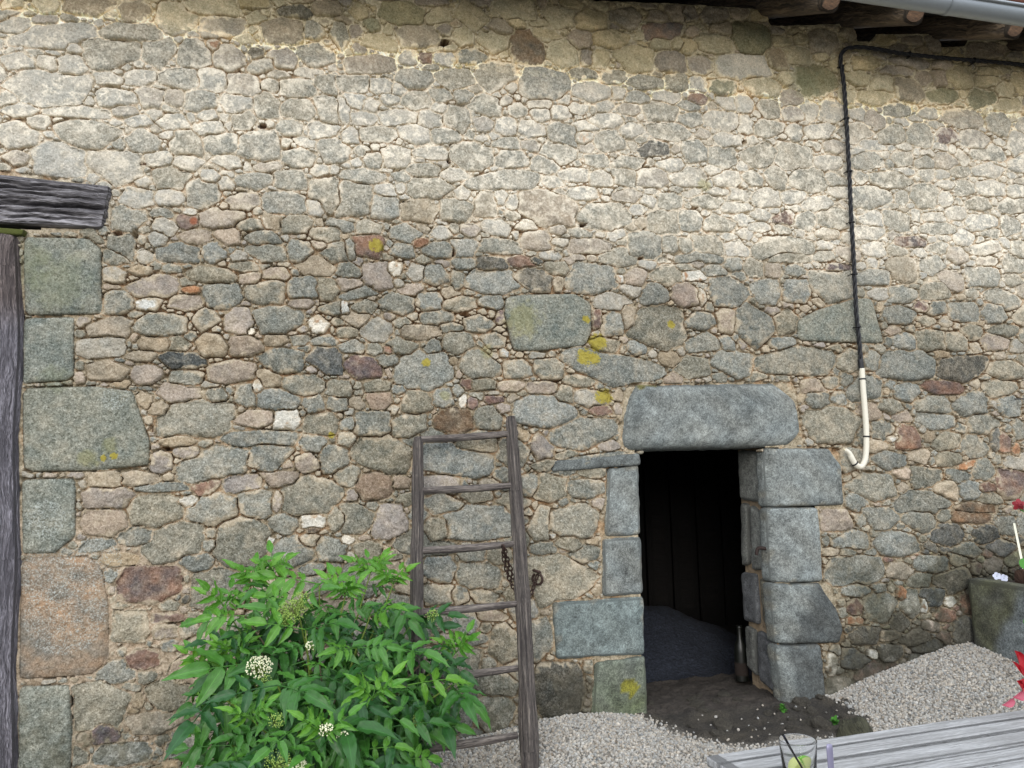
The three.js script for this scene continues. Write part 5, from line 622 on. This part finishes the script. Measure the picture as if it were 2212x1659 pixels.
// ---------------------------------------------------------------- garden table of weathered slats in the foreground, with two glasses
{
  const H = 0.74, f = at([1650, 1235]), A = onY(...f(190, 1582), H), B = onY(...f(2203, 1287), H), u = B.clone().sub(A).setY(0).normalize(), v = V(-u.z, 0, u.x); if (v.z < 0) v.negate();
  const wood = timberMat(63, [124, 125, 125], [166, 168, 170], 1.0, 1.4, 2, 0.003), tb = thing('slatted_table', 'weathered grey wooden garden table with parallel slats', 'table', [A.x, 0, A.z]);
  const marks = [1287, 1336, 1406, 1500, 1603].map((y) => onY(...f(2203, y), H).sub(A).dot(v)); const step = marks[4] - marks[3]; while (marks.length < 9) marks.push(marks[marks.length - 1] + 0.075);
  const p = (s, t, y = H) => u.clone().multiplyScalar(s).addScaledVector(v, t).setY(y), R = rngOf(17);
  for (let i = 0; i < marks.length - 1; i++) { const g = 0.0040, t0 = marks[i] + (i ? g : 0), t1 = marks[i + 1] - g, e = i === 0 ? 0 : 0.004 * R(), d = 0.004 * (R() - 0.5) + (i ? 0 : 0); mesh('slat', blockGeo(p(e, t0, H + d), p(1.75, t0, H + d), p(1.75, t1, H + d), p(e, t1, H + d), V(0, 1, 0), 0.022, 0.004, 70 + i * 1.37, { amp: 0.0016, freq: 5, fy: 6, sx: 60, sy: 8, sz: 4 }), wood, tb); }
  const T = marks[marks.length - 1];
  for (const s of [0.03, 1.6]) mesh('end_rail', blockGeo(p(s, 0.03, H - 0.024), p(s + 0.06, 0.03, H - 0.024), p(s + 0.06, T - 0.02, H - 0.024), p(s, T - 0.02, H - 0.024), V(0, 1, 0), 0.06, 0.004, 91, { sx: 3, sy: 20, sz: 3, amp: 0.001 }), wood, tb);
  for (const [s, t] of [[0.035, 0.05], [1.6, 0.05], [0.035, T - 0.1], [1.6, T - 0.1]]) { const o = p(s, t, 0); mesh('leg', blockGeo(o.clone().setY(H - 0.086), o.clone().add(u.clone().multiplyScalar(0.055)).setY(H - 0.086), o.clone().add(u.clone().multiplyScalar(0.055)).setY(-0.12), o.clone().setY(-0.12), v, 0.055, 0.004, 95, { sx: 3, sy: 12, sz: 3, amp: 0.001 }), wood, tb); }
  const glassMat = new THREE.MeshPhysicalMaterial({ color: 0xffffff, transmission: 1, thickness: 0.01, ior: 1.45, roughness: 0.02 });
  const tumbler = (r0, r1, h) => new THREE.LatheGeometry([[0, 0], [r0 * 0.96, 0], [r0, 0.004], [r1, h - 0.001], [r1 - 0.0008, h], [r1 - 0.0022, h - 0.001], [r0 - 0.0022, 0.012], [0, 0.010]].map(([x, y]) => new THREE.Vector2(x, y)), 64);
  const skyTintSteel = new THREE.MeshStandardMaterial({ color: srgb(128, 126, 150), metalness: 0.3, roughness: 0.3 });  // purple-grey colour stands for the sky reflected in the handle
  const gh = 0.102, rim = onY(1723, 1600, H + gh), g1 = thing('drinking_glass', 'clear tumbler with lime wedges and a dark spoon on the table', 'glass', [rim.x, H + 0.003, rim.z]); mesh('tumbler', tumbler(0.031, 0.0385, gh), glassMat, g1);
  // cut lime: rind outside, pale flesh on the two cut faces
  const rind = std({ color: srgb(96, 158, 32), roughness: 0.45 }), flesh = std({ color: srgb(206, 216, 140), roughness: 0.35 });
  const wedge = (label, x, y, z, rx, ry, rz, s) => { const t = thing('lime_wedge', label, 'lime', [rim.x + x, H + 0.003 + y, rim.z + z]); t.rotation.set(rx, ry, rz); const sp = new THREE.SphereGeometry(0.021 * s, 20, 14, 0, Math.PI * 0.62); mesh('rind', sp, rind, t); for (const a of [0, Math.PI * 0.62]) { const c = mesh('flesh', new THREE.CircleGeometry(0.0208 * s, 20, Math.PI / 2, Math.PI), flesh, t); c.rotation.y = a; c.material = flesh; } return t; };
  flesh.side = THREE.DoubleSide; rind.side = THREE.DoubleSide;
  wedge('lime wedge with its pale flesh up at the left in the glass', -0.013, 0.046, 0.002, 0.4, 2.6, 0.5, 1.0); wedge('lime wedge showing its bright green rind in the glass', -0.002, 0.034, 0.012, 0.2, 4.3, 1.2, 0.95); wedge('pale lime wedge at the right side of the glass', 0.014, 0.044, 0.0, 0.2, 3.3, -0.5, 1.0); wedge('lime wedge at the bottom of the glass', 0.004, 0.022, -0.004, 1.2, 1.3, 0.3, 1.0);
  const ice = thing('ice_cubes', 'half melted ice in the tumbler', 'ice', [rim.x, H, rim.z]); for (const [x, y, z] of [[0.012, 0.030, 0.014], [-0.006, 0.02, 0.008]]) { const m = mesh('cube', blockGeo(V(-0.009, 0.009, 0.009), V(0.009, 0.009, 0.009), V(0.009, -0.009, 0.009), V(-0.009, -0.009, 0.009), V(0, 0, 1), 0.018, 0.005, 4, { cell: 0.003, amp: 0.002, freq: 60 }), glassMat, ice); m.position.set(x, y, z); m.rotation.set(0.4, x * 60, 0.6); }
  const s0 = onZ(1692, 1588, rim.z + 0.012), s1 = V(rim.x + 0.016, H + 0.018, rim.z + 0.012);
  tag(mesh('spoon', barGeo([s0, s0.clone().lerp(s1, 0.5), s1], (t) => 0.0048 * (1 - 0.3 * t), { n: 20, m: 12, flat: 0.45 }), new THREE.MeshStandardMaterial({ color: srgb(60, 62, 72), metalness: 1, roughness: 0.2 })), 'dark shiny spoon handle leaning in the glass with lime', 'spoon');
  const p2 = onY(1792, 1690, H + 0.1), g2 = thing('drinking_glass', 'second clear tumbler with an upright spoon at the lower edge', 'glass', [p2.x, H + 0.003, p2.z]); mesh('tumbler', tumbler(0.031, 0.038, 0.1), glassMat, g2);
  const a0 = onZ(1791, 1607, p2.z + 0.01), a1 = V(p2.x - 0.008, H + 0.02, p2.z + 0.02);
  tag(mesh('spoon', barGeo([a0, a0.clone().lerp(a1, 0.5), a1], (t) => 0.0068 * (t < 0.03 ? 0.75 : 1 - 0.35 * t), { n: 24, m: 14, flat: 0.45 }), skyTintSteel), 'pale spoon handle standing upright in the second glass', 'spoon');
  // red cactus flower reaching in from a pot on the table
  const fp = onZ(2214, 1478, 1.95), pot = V(fp.x + 0.22, H, fp.z + 0.06), cac = thing('flowering_cactus', 'red cactus blossom hanging in from the right edge', 'flower', [pot.x, H + 0.002, pot.z]);
  mesh('pot', new THREE.LatheGeometry([[0, 0], [0.045, 0], [0.06, 0.1], [0.066, 0.1], [0.066, 0.118], [0.058, 0.118], [0.054, 0.1], [0, 0.1]].map(([x, y]) => new THREE.Vector2(x, y)), 36), std({ color: srgb(168, 98, 66) }), cac);
  const fl = fp.clone().sub(cac.position); mesh('stem', barGeo([V(0, 0.1, 0), V(-0.05, 0.19, 0), V(-0.13, fl.y + 0.05, -0.03), fl.clone().add(V(0.02, 0.006, 0))], () => 0.006, { n: 24, m: 8, flat: 0.4 }), std({ color: srgb(80, 120, 56) }), cac);
  const petal = (l, w, curl) => { const g = new THREE.PlaneGeometry(1, 1, 6, 10), q = g.attributes.position; for (let i = 0; i < q.count; i++) { const s = q.getX(i) * 2, t = q.getY(i) + 0.5, ww = w * Math.pow(Math.sin(Math.PI * clamp(0.06 + 0.9 * t, 0, 1)), 0.7); q.setXYZ(i, s * ww * 0.5, t * l, 0.35 * w * s * s * (0.4 + t) - curl * t * t * l); } g.computeVertexNormals(); return g; };
  const redP = new THREE.MeshPhysicalMaterial({ color: srgb(176, 24, 40), roughness: 0.45, transmission: 0.25, thickness: 0, side: THREE.DoubleSide }), pinkP = new THREE.MeshPhysicalMaterial({ color: srgb(186, 88, 110), roughness: 0.5, transmission: 0.3, thickness: 0, side: THREE.DoubleSide });
  const D = (a) => THREE.MathUtils.degToRad(a);
  for (const [ang, l, w, tilt, off, m] of [[18, 0.085, 0.04, 0.25, [0.0, 0.022], redP], [44, 0.075, 0.018, 0.5, [0.0, 0.02], redP], [-8, 0.09, 0.045, 0.1, [0.015, 0.02], redP], [150, 0.03, 0.05, 0.4, [-0.004, 0.012], redP], [62, 0.03, 0.052, 0.2, [-0.006, 0.0], redP], [105, 0.052, 0.034, 0.3, [-0.004, -0.018], pinkP], [104, 0.05, 0.026, 0.4, [-0.045, -0.035], pinkP], [200, 0.06, 0.04, 0.4, [0.02, -0.01], redP], [-60, 0.06, 0.04, 0.4, [0.03, 0.0], redP]]) { const o = mesh('petal', petal(l * 0.8, w * 0.8, 0.25), m, cac); o.position.copy(fl).add(V(off[0], off[1], 0.004)); o.rotation.set(tilt * 0.6, 0, D(ang), 'ZYX'); }
}
renderer.render(scene, camera);
